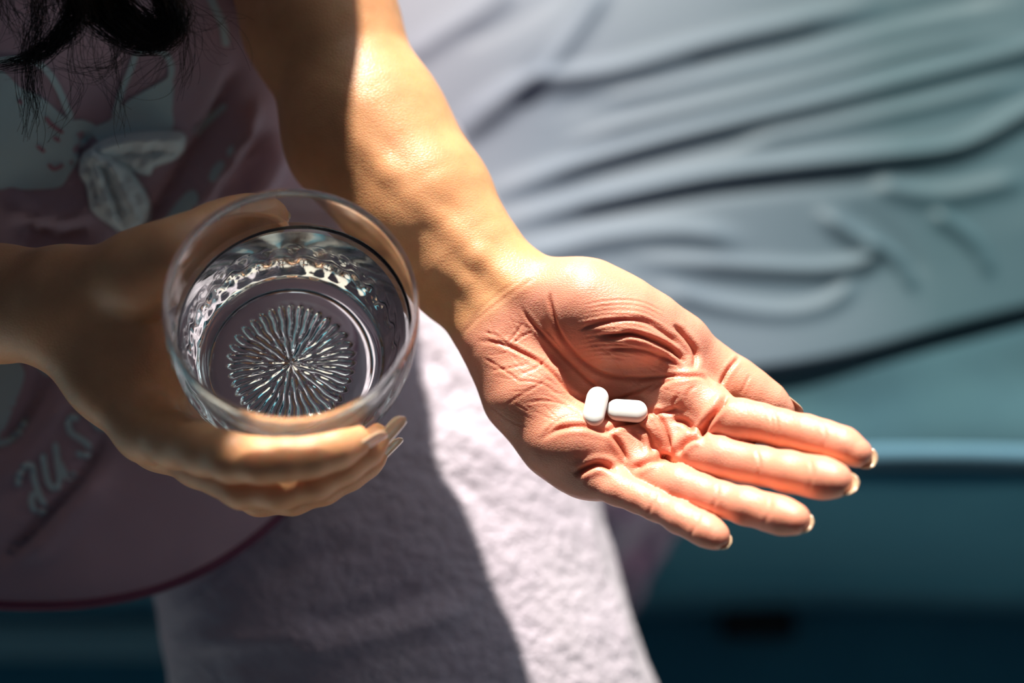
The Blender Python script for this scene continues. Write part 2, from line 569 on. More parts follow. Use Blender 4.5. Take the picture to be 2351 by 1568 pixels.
Yf = YS - 0.004 - 0.012 * np.clip(np.sin((Z - FLOOR_Z) / (MZ - FLOOR_Z) * math.pi), 0, 1) ** 0.5 - 0.006 * np.exp(-((Z - 0.22 - .01 * X) / 0.02) ** 2) - 0.003 * np.sin(X * 14 + Z * 9)
V = np.stack([X, Yf, Z], -1).reshape(-1, 3)
Vb = V.copy(); Vb[:, 1] = YS + 0.018
F1 = grid_faces(nu, nv); F2 = F1[:, ::-1] + len(V)
o = mesh_obj('side_padding', np.vstack([V, Vb]), np.vstack([F1[:, ::-1], F2[:, ::-1], rim_faces(nu, nv, len(V))]), M_VALANCE, bed)
# mattress with a softly uneven top
nu, nv = 300, 200
xs = np.linspace(-1.18, 1.98, nu); ys = np.concatenate([np.linspace(YS, .62, 150, endpoint=False), np.linspace(.62, 1.88, 50)])
X, Y = np.meshgrid(xs, ys, indexing='ij')
Z = MZ + 0.0012 * np.sin(X * 24 + Y * 60) + 0.0008 * np.sin(X * 41 - Y * 35 + 2) + 0.0014 * np.sin(Y * 95 - X * 9)
Z = Z - 0.010 * np.clip(1 - (Y - YS) / 0.012, 0, 1) ** 2 + 0
V = np.stack([X, Y, Z], -1).reshape(-1, 3); Vb = V.copy(); Vb[:, 2] = 0.30
F1 = grid_faces(nu, nv); F2 = F1[:, ::-1] + len(V)
o = mesh_obj('mattress', np.vstack([V, Vb]), np.vstack([F1, F2, rim_faces(nu, nv, len(V))[:, ::-1]]), M_MATTRESS, bed)
def tube_mesh(P, r, n=12):
    V = []
    for i, p in enumerate(P):
        t = P[min(i + 1, len(P) - 1)] - P[max(i - 1, 0)]; t = t / np.linalg.norm(t)
        u = np.cross(t, [0, 0, 1.0]); u /= np.linalg.norm(u); w_ = np.cross(t, u)
        for j in range(n):
            a = 2 * math.pi * j / n; V.append(p + r * (math.cos(a) * u + math.sin(a) * w_))
    F_ = [(i * n + j, i * n + (j + 1) % n, (i + 1) * n + (j + 1) % n, (i + 1) * n + j) for i in range(len(P) - 1) for j in range(n)]
    F_ += [tuple(range(n))[::-1], tuple((len(P) - 1) * n + j for j in range(n))]
    return np.array(V), F_
V, F_ = tube_mesh(np.array([[x_, YS + .004 + .0012 * math.sin(x_ * 30), MZ - .003] for x_ in np.linspace(-1.17, 1.97, 160)]), .0075)
o = mesh_obj('mattress_piping', V, F_, M_PIPING, bed); o['label'] = 'lighter blue piping along the mattress edge'
a = on_z(1650, 1408, FLOOR_Z); b = on_z(1812, 1398, FLOOR_Z)
bm = bmesh.new(); box(bm, a[0], b[0], YS - 0.030, YS + 0.03, FLOOR_Z + 0.0, FLOOR_Z + 0.024)  # black block in place of the dark slot at the bed's base
o = bm_obj('slot_block', bm, M_SLOT, bed, 0.004); o['label'] = 'low black block standing for the dark slot under the padded side'

# cloth corner hanging over the side behind the little finger
poly = spline([(1330,1060), (1440,1060), (1530,1100), (1585,1175), (1545,1240), (1500,1310), (1462,1390), (1440,1425), (1415,1380), (1380,1250), (1345,1130)], 4)
pts = [Vector((float(a), float(b))) for a, b in poly]
gx, gy = np.meshgrid(np.arange(1330, 1600, 9), np.arange(1060, 1430, 9))
L0 = np.vstack([poly, poly[:1]])
def in_poly(P, px, py):
    c = False; j = len(P) - 1
    for i in range(len(P)):
        if ((P[i, 1] > py) != (P[j, 1] > py)) and (px < (P[j, 0] - P[i, 0]) * (py - P[i, 1]) / (P[j, 1] - P[i, 1] + 1e-9) + P[i, 0]): c = not c
        j = i
    return c
for a, b in zip(gx.ravel(), gy.ravel()):
    if in_poly(poly, a, b): pts.append(Vector((float(a), float(b))))
res = delaunay_2d_cdt(pts, [], [list(range(len(poly)))], 1, 1e-4)
V = [on_y(p.x, p.y, YS - .028 - .006 * math.sin(p.x * .05 + p.y * .03) - .003 * math.sin(p.x * .13)) for p in res[0]]
o = mesh_obj('throw_blanket', np.array(V), [tuple(f) for f in res[2]], M_LILAC)
sm = o.modifiers.new('thickness', 'SOLIDIFY'); sm.thickness = 0.003; sm.offset = 0
tag(o, 'mauve and grey blanket corner hanging down the bed side behind the little finger', 'blanket')

# bottom sheet: folds are real relief, traced as ridges and valleys
ridges = [
 ([(930,150),(1010,95),(1100,40),(1180,-20)], 5, 22),
 ([(1048,302),(1120,250),(1209,204),(1394,179),(1567,130),(1702,93),(1826,62),(2000,10)], 8, 20),
 ([(1040,330),(1150,260),(1240,180),(1330,70),(1390,-20)], 6, 18),
 ([(1130,444),(1332,383),(1517,333),(1702,290),(1888,247),(2073,198),(2351,123),(2500,80)], 9, 20),
 ([(1160,512),(1394,463),(1610,420),(1826,395),(2011,377),(2196,352),(2351,272),(2500,200)], 10, 19),
 ([(1200,600),(1300,575),(1400,552),(1560,540),(1700,560)], 7, 24),
 ([(1456,599),(1702,617),(1888,623),(1990,602),(1990,570),(1930,530),(1875,494)], 7, 17),
 ([(1517,667),(1641,704),(1795,722),(1900,700),(1960,650)], 6, 18),
 ([(1985,560),(2060,600),(2100,667)], 6, 12),
 ([(2135,494),(2227,556),(2276,636)], 6, 14),
 ([(1350,240),(1500,215),(1650,180),(1850,135),(2060,75),(2351,20)], 4, 14),
 ([(1300,330),(1500,280),(1700,235),(1900,180),(2100,120),(2351,70)], 5, 14),
 ([(1700,340),(1900,300),(2100,260),(2351,190)], 5, 14),
 ([(2000,430),(2150,460),(2351,420)], 5, 20),
]
valleys = [
 ([(1180,215),(1230,160),(1283,111),(1340,30),(1370,-30)], 7, 14),
 ([(1560,165),(1672,136),(1888,86),(2135,19),(2300,-20)], 9, 20),
 ([(1246,265),(1456,216),(1641,173),(1888,110)], 6, 16),
 ([(1300,410),(1500,370),(1700,330),(2000,270)], 6, 16),
 ([(1300,500),(1600,455),(1900,430),(2150,420)], 6, 16),
 ([(1500,650),(1700,670),(1850,680),(1950,650)], 5, 12),
 ([(1950,480),(2040,540),(2120,640)], 6, 16),
 ([(1060,110),(1180,60),(1290,-20)], 5, 18),
]
BED_Z = 0.4685
EDGE = np.array([(-1.2, 0.36), (-0.1, 0.36), (0.05, 0.352), (0.175, 0.352), (0.25, 0.375), (0.33, 0.40), (0.5, 0.43), (2.0, 0.43)])
nu, nv = 520, 330
xs = np.concatenate([np.linspace(-1.15, -0.2, 60, endpoint=False), np.linspace(-0.2, 0.6, 380, endpoint=False), np.linspace(0.6, 1.9, 80)])
tv = np.concatenate([np.linspace(-0.010, 0, 60, endpoint=False), np.linspace(0, 0.55, 230, endpoint=False), np.linspace(0.55, 1.45, 40)])
X, T = np.meshgrid(xs, tv, indexing='ij')
ey = np.mean([np.interp(X + q, EDGE[:, 0], EDGE[:, 1]) for q in np.linspace(-.07, .07, 15)], axis=0)
Yb = np.where(T > 0, ey + T, ey)
Zb = np.full_like(X, BED_Z)
px_, py_, _ = project(np.stack([X, np.maximum(Yb, 0.3), Zb], -1).reshape(-1, 3))
px_ = px_.reshape(X.shape); py_ = py_.reshape(X.shape)
disp = np.zeros_like(X)
for sgn, lst in ((1, ridges), (-1, valleys)):
    for line, amp, w in lst:
        d_, t_, _s = poly_dist(px_, py_, spline(line, 4))
        disp += (1.0 if sgn > 0 else -0.28) * amp * 0.00072 * np.exp(-(d_ / w) ** 2) * np.clip(np.minimum(t_, 1 - t_) * 7 + 0.15, 0, 1)
# long soft undulation away from the traced part
disp = np.maximum(disp, -0.003) + 0.0018 + 0.0022 * np.sin(X * 9 + Yb * 23) + 0.0012 * np.sin(X * 17 - Yb * 31 + 1)
r_ = 0.0045
Tn = -T
drop = np.clip(Tn, 0, None)
ang = np.clip(drop / r_, 0, math.pi / 2)
over = np.clip(drop - r_ * math.pi / 2, 0, None)
Yc = np.where(T > 0, Yb, ey - r_ * np.sin(ang) + 0.010 * np.sin(X * 21 + over * 20) * (over > 0) * np.clip(over * 20, 0, 1))
# the turned edge settles on the mattress
Zc = np.where(T > 0, BED_Z + disp * np.clip(T / 0.05, 0, 1), BED_Z - r_ * (1 - np.cos(ang)) - over)
V = np.stack([X, Yc, Zc], -1).reshape(-1, 3)
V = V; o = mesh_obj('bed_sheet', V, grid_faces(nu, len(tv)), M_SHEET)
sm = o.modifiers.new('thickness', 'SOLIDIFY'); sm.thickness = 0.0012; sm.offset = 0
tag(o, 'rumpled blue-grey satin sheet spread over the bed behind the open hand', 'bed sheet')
#==GLASS==
# ------------------------------------------------------------------ drinking glass and water
def lathe(profile, nseg, radial=None):
    """profile: list of (r, h) starting and ending on the axis; returns verts, faces. h grows from base to rim"""
    P = np.asarray(profile, float)
    th = np.linspace(0, 2 * math.pi, nseg, endpoint=False)
    V, F_ = [], []
    rings = []
    n = 0
    for (r, h) in P:
        if r < 1e-7:
            V.append(np.array([[0, 0, h]])); rings.append((n, 1)); n += 1
        else:
            rr = np.full(nseg, r); hh = np.full(nseg, h)
            if radial is not None:
                rr, hh = radial(r, h, th, rr, hh)
            V.append(np.stack([rr * np.cos(th), rr * np.sin(th), hh], 1)); rings.append((n, nseg)); n += nseg
    for k in range(len(rings) - 1):
        (a, na), (b, nb_) = rings[k], rings[k + 1]
        for i in range(nseg):
            j = (i + 1) % nseg
            if na == 1 and nb_ == 1: continue
            if na == 1: F_.append((a, b + i, b + j))
            elif nb_ == 1: F_.append((a + i, b, a + j))
            else: F_.append((a + i, b + i, b + j, a + j))
    return np.vstack(V), F_

NSEG = 540
outer_pts = spline([(33.5, 0.4), (35.5, 2.0), (37.0, 8), (38.8, 18), (40.5, 30), (42.3, 44), (43.2, 58), (43.1, 68), (42.4, 76), (42.1, 78.6)], 6)
rim_pts = [(41.95, 79.4), (41.6, 79.85), (41.1, 80.0), (40.6, 79.8), (40.3, 79.2)]
inner_pts = spline([(40.3, 77.5), (40.8, 68), (40.6, 58), (39.2, 45), (37.4, 31), (35.4, 20), (34.0, 14.5), (32.2, 12.2), (29.5, 11.4), (26, 11.1)], 6)
star_r = np.concatenate([np.linspace(0.5, 25.5, 60)])
rs = RNG.uniform(-1, 1, 40)
def star_relief(r, th):
    """radiating branching grooves pressed into the underside"""
    wob = 0.016 * np.sin(r * 0.35 + 3 * th) + 0.008 * np.sin(r * 0.9 + 5 * th + 1.0)
    t = th + wob
    a0 = 0.5 + 0.5 * np.cos(9 * t)
    a1 = 0.5 + 0.5 * np.cos(18 * t + 0.3)
    a2 = 0.5 + 0.5 * np.cos(36 * t + 0.5 + 0.5 * np.sin(4 * th))
    m1 = np.clip((r - 3.5) / 3, 0, 1); m2 = np.clip((r - 8.5) / 4, 0, 1)
    ray = a0 ** 0.8 * (1 - m1) + m1 * ((1 - m2) * a1 ** 0.8 + m2 * a2 ** 0.8)
    edge = 22.6 + 1.5 * a2 + 0.4 * np.sin(5 * th)
    fade = np.clip((edge - r) / 1.4, 0, 1)
    return (0.15 + ray + 0.06 * np.sin(r * 0.9 + 7 * th)) * fade * np.clip(r / 3, 0.3, 1) * 1.9
def radial(r, h, th, rr, hh):
    if h < 1.7 and r < 26.0:
        hh = 2.6 - star_relief(r, th)
    elif 3 < h < 27 and r > 36:
        rr = rr + 0.55 * np.cos(26 * th) * math.sin((h - 3) / 24 * math.pi) ** 0.8 * 0.5
    return rr, hh
under = [(0.0, 1.6)] + [(r, 1.5) for r in star_r] + [(27.0, 2.6), (29.0, 2.3), (30.2, 1.0), (31.2, 0.2), (32.4, 0.0)]
prof = under + [tuple(p) for p in outer_pts] + rim_pts + [tuple(p) for p in inner_pts] + [(r, 11.0) for r in (20, 12, 5)] + [(0.0, 11.0)]
gv, gf = lathe(prof, NSEG, radial)
gv = gv / 1000 * GS
# local frame of the glass in the world
zc = -G_AX
xc = np.cross([0, 1, 0], zc); xc /= np.linalg.norm(xc)
yc = np.cross(zc, xc)
GROT = ROT @ np.stack([xc, yc, zc], axis=1)
G_BASE = c2w((G_RIM + G_AX * G_H) * GS)
glass = mesh_obj('drinking_glass', gv @ GROT.T + G_BASE, gf, M_GLASS, origin=G_BASE)
tag(glass, 'clear glass tumbler with a pressed starburst base held in the right hand', 'drinking glass')
glass.data.materials.append(M_THIN)
for f in glass.data.polygons:
    c = f.center
    l_ = GROT.T @ np.array(c[:]) / GS * 1000
    rr_ = math.hypot(l_[0], l_[1])
    outer_face = rr_ > float(np.interp(l_[2], inner_pts[::-1, 1], inner_pts[::-1, 0])) + 0.9
    if (outer_face and 44 < l_[2] < 76.0) or (not outer_face and 56.5 < l_[2] < 76.5):
        f.material_index = 1
# water: fills the inside up to a level surface
WL = 55.0
ip = [p for p in inner_pts if p[1] < WL - 1.5]
r_top = float(np.interp(WL, inner_pts[::-1, 1], inner_pts[::-1, 0]))
up_l = GROT.T @ np.array([0, 0, 1.0])                          # world up in glass frame
def wall_r(h): return np.interp(h, inner_pts[::-1, 1], inner_pts[::-1, 0]) + 0.12
NW = 192
th = np.linspace(0, 2 * math.pi, NW, endpoint=False)
rows = [np.array([[0, 0, 10.9]])]
for r in (8, 16, 24): rows.append(np.stack([r * np.cos(th), r * np.sin(th), np.full(NW, 10.9)], 1))
hs = [p[1] for p in ip[::-1]]
for h in hs:
    if h > 46: break
    r = wall_r(h); rows.append(np.stack([r * np.cos(th), r * np.sin(th), np.full(NW, h - 0.1 if h < 11.5 else h)], 1))
def top_h(x, y): return WL - (up_l[0] * x + up_l[1] * y) / up_l[2]
for q in (0.35, 0.7, 1.0):
    hh = 46 + (top_h(40 * np.cos(th), 40 * np.sin(th)) - 46) * q
    r = wall_r(hh)
    if q == 1.0: hh = hh + 0.9
    rows.append(np.stack([r * np.cos(th), r * np.sin(th), hh], 1))
for e, m_ in ((0.4, 0.55), (0.9, 0.28), (1.6, 0.10), (3, 0.0), (6, 0), (12, 0), (20, 0), (30, 0)):
    r = wall_r(top_h(40 * np.cos(th), 40 * np.sin(th))) - e
    x, y = r * np.cos(th), r * np.sin(th)
    rows.append(np.stack([x, y, top_h(x, y) + m_], 1))
rows.append(np.array([[0, 0, WL]]))
V = []; F_ = []; n = 0; st = []
for R in rows: st.append((n, len(R))); n += len(R); V.append(R)
for k in range(len(rows) - 1):
    (a, na), (b, nb_) = st[k], st[k + 1]
    for i in range(NW):
        j = (i + 1) % NW
        if na == 1: F_.append((a, b + j, b + i))
        elif nb_ == 1: F_.append((a + i, a + j, b))
        else: F_.append((a + i, a + j, b + j, b + i))
F_ = [f[::-1] for f in F_] if False else F_
V = np.vstack(V) / 1000 * GS
water = mesh_obj('water', V @ GROT.T + G_BASE, F_, M_WATER)
bmw = bmesh.new(); bmw.from_mesh(water.data); bmesh.ops.recalc_face_normals(bmw, faces=bmw.faces); bmw.to_mesh(water.data); bmw.free()
bmw = bmesh.new(); bmw.from_mesh(glass.data); bmesh.ops.recalc_face_normals(bmw, faces=bmw.faces); bmw.to_mesh(glass.data); bmw.free()
tag(water, 'still clear water filling two thirds of the tumbler', 'water')
#==BODY==
# ------------------------------------------------------------------ the person: skin
def mm(v): return v / 1000.0
# left arm and open hand (camera frame)
def cp(px, py, d): return C(px, py, d)
palmL = []
def add(a, b, ra, rb, k=0.012, **kw): palmL.append(Cone(cp(*a), cp(*b), mm(ra), mm(rb), k, **kw))
# forearm: centre line with half widths, two parallel bones
add((670,-330,.645), (700,-120,.628), 38, 35, .01)
add((700,-120,.628), (735,50,.615), 35, 32, .01)
add((735,50,.615), (842,285,.604), 32, 29.5, .01)
add((842,285,.604), (975,478,.592), 29.5, 22, .012)
add((885,310,.600), (990,452,.590), 22, 21, .02)
add((990,452,.590), (1085,575,.582), 21, 17, .012)
add((810,330,.604), (945,505,.594), 24, 21, .02)
add((945,505,.594), (1045,640,.586), 21, 16, .012)
add((1085,575,.582), (1205,672,.574), 17, 13.5, .012)
add((1045,640,.586), (1128,745,.577), 16, 12.5, .012)
add((1068,610,.584), (1165,712,.574), 17, 12.5, .012)
# tendons and veins of the wrist
add((1000,500,0.5689), (1100,590,0.5649), 2.6, 2.6, .006)
add((1100,590,0.5649), (1185,668,0.5609), 2.6, 2.4, .006)
add((985,560,0.5719), (1080,655,0.5659), 2.2, 2.2, .006)
add((1080,655,0.5659), (1130,712,0.5624), 2.2, 2.0, .006)
add((800,290,0.5759), (900,400,0.5709), 3.0, 2.6, .007)
add((900,400,0.5709), (1000,500,0.5684), 2.6, 2.2, .007)
add((1075,590,0.5649), (1120,650,0.5639), 1.8, 1.8, .004)
add((1120,650,0.5639), (1098,690,0.5639), 1.6, 1.6, .004)
# palm
add((1165,790,.574), (1215,900,.569), 15, 16.5)
add((1215,900,.569), (1292,1010,.565), 16.5, 14.5)
add((1292,1010,.565), (1350,1080,.559), 14.5, 10.5)
add((1128,745,.577), (1165,790,.574), 12.5, 15)
add((1205,672,.574), (1330,700,.568), 13.5, 14.5)
add((1330,700,.567), (1350,706,.565), 14.8, 15.6)
add((1350,706,.565), (1435,752,.564), 15.6, 16.4)
add((1435,752,.564), (1540,792,.567), 16.4, 12.8)
add((1230,740,.582), (1590,935,.568), 12, 10.5)
add((1210,770,.583), (1545,1000,.5685), 13, 10.5)
add((1200,810,.582), (1460,1050,.5675), 13, 10)
add((1290,800,.580), (1470,900,.574), 13, 11)
# flexed-up pads below the fingers
add((1575,905,.5555), (1622,925,.5540), 9.6, 8.6, .007)
add((1500,910,.560), (1560,900,.557), 7.0, 8.5, .007)
add((1500,985,.5545), (1565,1000,.5545), 7.6, 7.0, .006)
add((1415,1005,.5545), (1450,1045,.5535), 7.4, 6.8, .006)
add((1270,1015,.5585), (1330,1010,.5535), 8.2, 9.0, .008)
add((1330,1010,.5535), (1365,1030,.5530), 9.0, 7.6, .008)
# muscle folds of the thumb ball
add((1385,790,.5565), (1470,785,.5535), 4.6, 5.4, .006)
add((1470,785,.5535), (1535,812,.5550), 5.4, 3.6, .006)
add((1470,843,.5590), (1530,838,.5560), 3.0, 3.6, .005)
add((1530,838,.5560), (1590,850,.5560), 3.6, 3.0, .005)
thumbL = chain([(1500,775,.568,15), (1560,800,.570,12.4), (1622,842,.572,10.6), (1660,864,.572,9.6), (1690,882,.571,9.8), (1728,908,.570,9.3), (1765,930,.570,8.0), (1788,946,.570,6.2)], .004)
indexL = chain([(1590,945,.560,9.5), (1652,962,.548,8.4), (1700,966,.541,8.1), (1745,972,.537,7.2), (1795,984,.533,7.0), (1850,996,.528,6.9), (1893,1007,.524,6.4), (1935,1022,.520,6.3), (1968,1040,.517,5.3)], .003)
middleL = chain([(1540,1010,.560,9.5), (1600,1042,.546,8.4), (1660,1052,.539,8.2), (1705,1062,.534,7.2), (1750,1070,.529,7.0), (1810,1083,.523,7.5), (1860,1093,.518,7.2), (1890,1098,.514,7.2), (1917,1102,.511,6.3)], .003)
ringL = chain([(1440,1070,.561,9.5), (1497,1097,.547,7.6), (1560,1113,.539,7.2), (1610,1130,.534,6.5), (1655,1146,.529,6.3), (1715,1162,.523,6.7), (1765,1176,.518,6.5), (1795,1184,.514,6.5), (1824,1191,.511,5.8)], .003)
pinkyL = chain([(1330,1075,.562,9.5), (1372,1104,.551,6.6), (1420,1122,.545,6.3), (1465,1142,.540,5.6), (1505,1160,.536,5.5), (1560,1188,.530,5.8), (1600,1207,.526,5.5), (1625,1220,.523,5.5), (1645,1231,.521,4.9)], .003)
VL, QL = polygonise(palmL, [thumbL, indexL, middleL, ringL, pinkyL], 0.00060)
VL = relax(VL, QL, 2)
NL = vnormals(VL, QL)
x, y = projc(VL)
facing = np.clip(-(NL * (VL / np.linalg.norm(VL, axis=1, keepdims=True))).sum(1) * 3, 0, 1)

creases = [  # polyline, depth mm, width px, redness
 ([(1264,670),(1264,697),(1283,763),(1330,824),(1392,862),(1472,869),(1557,862),(1604,862)], .9, 6, .7),
 ([(1195,700),(1215,735),(1252,775),(1302,829),(1359,881),(1400,915)], .6, 5, .6),
 ([(1092,782),(1152,790),(1210,815),(1250,838),(1283,870),(1310,900),(1345,918),(1400,922),(1450,905),(1490,885),(1530,868)], .9, 6, .75),
 ([(1366,772),(1411,772),(1453,768),(1500,782),(1543,805),(1573,834)], 1.9, 7, .8),
 ([(1330,760),(1354,749),(1425,735),(1481,739),(1529,768),(1557,796)], .7, 7, .5),
 ([(1378,805),(1448,801),(1510,815),(1560,840)], .6, 6, .5),
 ([(1590,850),(1597,825),(1592,800),(1565,765),(1545,745)], 1.3, 8, .5),
 ([(1652,890),(1660,870),(1672,850),(1686,832),(1700,818)], 1.0, 6, .6),
 ([(1700,905),(1712,880),(1722,860)], .3, 4, .3),
 ([(1236,1013),(1283,985),(1340,978),(1390,990),(1420,975),(1462,966),(1490,945),(1505,925)], 1.0, 8, .7),
 ([(1480,905),(1520,880),(1560,868),(1610,864),(1640,885)], .7, 6, .5),
 ([(1490,945),(1530,946),(1560,938)], 1.0, 7, .6),
 ([(1672,908),(1655,930),(1632,960),(1618,985),(1608,1003)], 2.2, 9, .9),
 ([(1610,1000),(1585,1008),(1566,1022),(1556,1045)], 2.0, 9, .9),
 ([(1545,1050),(1510,1052),(1480,1062),(1450,1080)], 1.6, 9, .9),
 ([(1420,1080),(1378,1066),(1345,1076),(1318,1092)], 1.8, 9, .9),
 ([(1491,937),(1519,966),(1533,1008),(1538,1041)], 1.3, 8, .8),
 ([(1401,992),(1425,1025),(1439,1060)], 1.1, 8, .7),
 ([(1545,962),(1575,970),(1595,995)], 1.2, 8, .7),
 ([(1460,970),(1490,1000),(1500,1045)], .9, 8, .6),
 ([(1061,768),(1094,735),(1142,697),(1203,654),(1245,628)], .12, 6, .1),
 ([(1075,745),(1110,705),(1150,672),(1190,645)], .1, 6, .05),
 ([(1165,790),(1185,765),(1200,740)], .35, 3.5, .4),
 ([(1172,792),(1200,772),(1225,760)], .3, 3.5, .35),
 ([(1110,760),(1140,770),(1165,788)], .25, 3.5, .3),
 ([(1110,820),(1150,845),(1200,880)], .25, 4, .3),
 ([(1125,850),(1170,845),(1215,835)], .2, 4, .25),
 ([(1190,862),(1230,845),(1260,820)], .22, 4, .3),
 ([(1180,875),(1240,880),(1290,910)], .22, 4, .3),
 ([(1160,930),(1200,905),(1260,870)], .2, 4, .25),
 ([(1245,1000),(1290,960),(1340,950)], .3, 5, .3),
 ([(1330,950),(1300,930),(1250,920),(1200,925)], .25, 4, .25),
 ([(1560,905),(1545,925),(1550,940)], .3, 5, .2),
 ([(1600,885),(1580,900),(1575,930)], .25, 5, .2),
 ([(1440,985),(1470,1010),(1480,1040)], .4, 6, .3),
 # finger joints
 ([(1775,940),(1785,980),(1780,1025)], .22, 6, .12), ([(1768,940),(1774,980),(1770,1025)], .25, 5, .1),
 ([(1888,962),(1895,1005),(1885,1045)], .2, 6, .12),
 ([(1735,1025),(1745,1070),(1735,1110)], .22, 6, .12),
 ([(1858,1045),(1866,1092),(1850,1140)], .2, 6, .12),
 ([(1650,1105),(1645,1145),(1625,1185)], .22, 6, .12),
 ([(1770,1135),(1766,1178),(1745,1215)], .2, 6, .12),
 ([(1510,1125),(1497,1160),(1480,1195)], .3, 6, .15),
 ([(1610,1172),(1597,1207),(1580,1240)], .25, 6, .15),
]
# fine wrinkles across the thumb ball and around the web, following its curve
for i in range(13):
    y0 = 690 + i * 11
    creases.append(([(1330 - i * 2, y0 + 12), (1400, y0), (1470, y0 + 2 + i), (1530, y0 + 30 + i)], 0.12 + 0.08 * (i % 3 == 0), 3.0, .10))
for i in range(64):
    cx, cy = RNG.uniform(1130, 1560), 0
    cy = RNG.uniform(720, 960) + (cx - 1130) * 0.15
    a = RNG.uniform(-0.2, 1.1); L_ = RNG.uniform(22, 60)
    b_ = RNG.uniform(-8, 8)
    dx, dy = math.cos(a) * L_, math.sin(a) * L_
    creases.append(([(cx - dx, cy - dy), (cx - dy * .1 + b_, cy + dx * .1), (cx + dx, cy + dy)], RNG.uniform(.07, .17), 2.8, RNG.uniform(.1, .25)))
disp = np.zeros(len(VL)); red = np.zeros(len(VL))
sel = np.where((x > 980) & (facing > 0))[0]
for line, dep, w, rd in creases:
    S_ = spline(line, 6)
    lo_, hi_ = S_.min(0) - 4 * w, S_.max(0) + 4 * w
    s2 = sel[(x[sel] > lo_[0]) & (x[sel] < hi_[0]) & (y[sel] > lo_[1]) & (y[sel] < hi_[1])]
    if len(s2) == 0: continue
    d_, t_, _s = poly_dist(x[s2], y[s2], S_)
    tp = np.clip(np.minimum(t_, 1 - t_) * 6, 0, 1)
    g = np.exp(-(d_ / (w * 0.62)) ** 2)
    lip = np.exp(-((d_ - 1.7 * w) / (w * 0.9)) ** 2)
    disp[s2] += (-dep * g + 0.30 * dep * lip) * 0.001 * tp
    red[s2] = np.maximum(red[s2], rd * tp * np.exp(-(d_ / (w * 1.0)) ** 2))
# gentle lumpiness of flesh
lump = np.zeros(len(VL))
for f_, a_ in ((95, .5), (170, .28), (330, .14)):
    ph = RNG.uniform(0, 6, 3)
    lump += a_ * np.sin(VL[:, 0] * f_ + ph[0] + 1.3 * np.sin(VL[:, 1] * f_ * .7)) * np.sin(VL[:, 1] * f_ * 1.1 + ph[1]) * np.cos(VL[:, 2] * f_ * .9 + ph[2])
disp += lump * 0.0006
VL = VL + NL * (disp * facing)[:, None] + NL * (lump * 0.0003 * (1 - facing))[:, None]
# palm-side colour boundary along the wrist crease
def side_of(x, y, ax, ay, bx, by): return ((bx - ax) * (y - ay) - (by - ay) * (x - ax)) / math.hypot(bx - ax, by - ay)
dist_w = side_of(x, y, 1061, 768, 1245, 628)
palmness = np.clip(dist_w / 60 + 0.5, 0, 1) * np.clip(facing * 1.2 + .35, 0, 1)

# right hand round the glass
palmR = []
def addR(a, b, ra, rb, k=0.012): palmR.append(Cone(cp(*a), cp(*b), mm(ra), mm(rb), k))
addR((-900,640,.60), (-550,672,.57), 38, 34)
addR((-550,672,.57), (-200,690,.545), 34, 25)
addR((-200,690,.545), (0,697,.530), 25, 19.6)
addR((0,697,.530), (130,703,.520), 19.6, 18.6)
addR((130,703,.520), (215,700,.519), 17.5, 15.5)
addR((150,745,.520), (240,870,.514), 13.5, 12)
addR((240,870,.514), (338,985,.508), 12, 10.5)
addR((170,740,.530), (372,1003,.524), 14, 11)
addR((180,730,.540), (400,1012,.540), 14, 10.5)
addR((190,720,.550), (420,1010,.556), 13, 10)
addR((170,660,.512), (330,625,.500), 13, 12.5)
addR((330,625,.500), (410,588,.493), 12.5, 11)
addR((215,720,.518), (330,800,.512), 14, 11)
addR((240,760,.530), (350,880,.525), 14, 11)
thumbR = chain([(330,628,.500,12), (405,585,.495,11), (455,553,.497,10), (500,528,.502,9.4), (540,513,.508,9.0), (575,504,.513,8.4), (604,500,.518,7.4), (622,500,.521,6.2)], .004)
indexR = chain([(338,985,.508,10.5), (400,1010,.496,9.6), (470,1030,.484,9.0), (535,1048,.475,8.6), (600,1054,.471,8.0), (660,1052,.470,7.6), (720,1043,.472,7.4), (770,1028,.475,7.0), (812,1012,.479,5.8)], .003)
middleR = chain([(372,1003,.524,11), (460,1055,.508,9.6), (560,1112,.495,8.6), (640,1116,.490,7.9), (720,1098,.488,7.5), (790,1062,.489,7.0), (836,1030,.492,6.6), (858,1008,.494,5.6)], .003)
ringR = chain([(400,1012,.540,10.5), (490,1070,.524,9.2), (598,1133,.510,8.0), (670,1134,.507,7.4), (740,1112,.506,7.1), (800,1082,.507,6.7), (838,1058,.509,6.2), (856,1044,.511,5.4)], .003)
pinkyR = chain([(420,1010,.556,10), (500,1060,.545,8.5), (590,1105,.532,7.3), (660,1108,.529,6.6), (730,1092,.528,6.2), (790,1068,.529,5.6)], .003)
for nm, f in (('thumb', thumbR), ('index', indexR), ('middle', middleR), ('ring', ringR), ('pinky', pinkyR), ('palm', palmR)):
    for c in f:
        t, r = glass_clear(c.b)
        print(nm, 'below rim %.1f axis %.1f r %.1f gap %.1f' % (t, r, c.rb * 1000, r - c.rb * 1000 - 43))
VR, QR = polygonise(palmR, [thumbR, indexR, middleR, ringR, pinkyR], 0.00085)
VR = relax(VR, QR, 2)
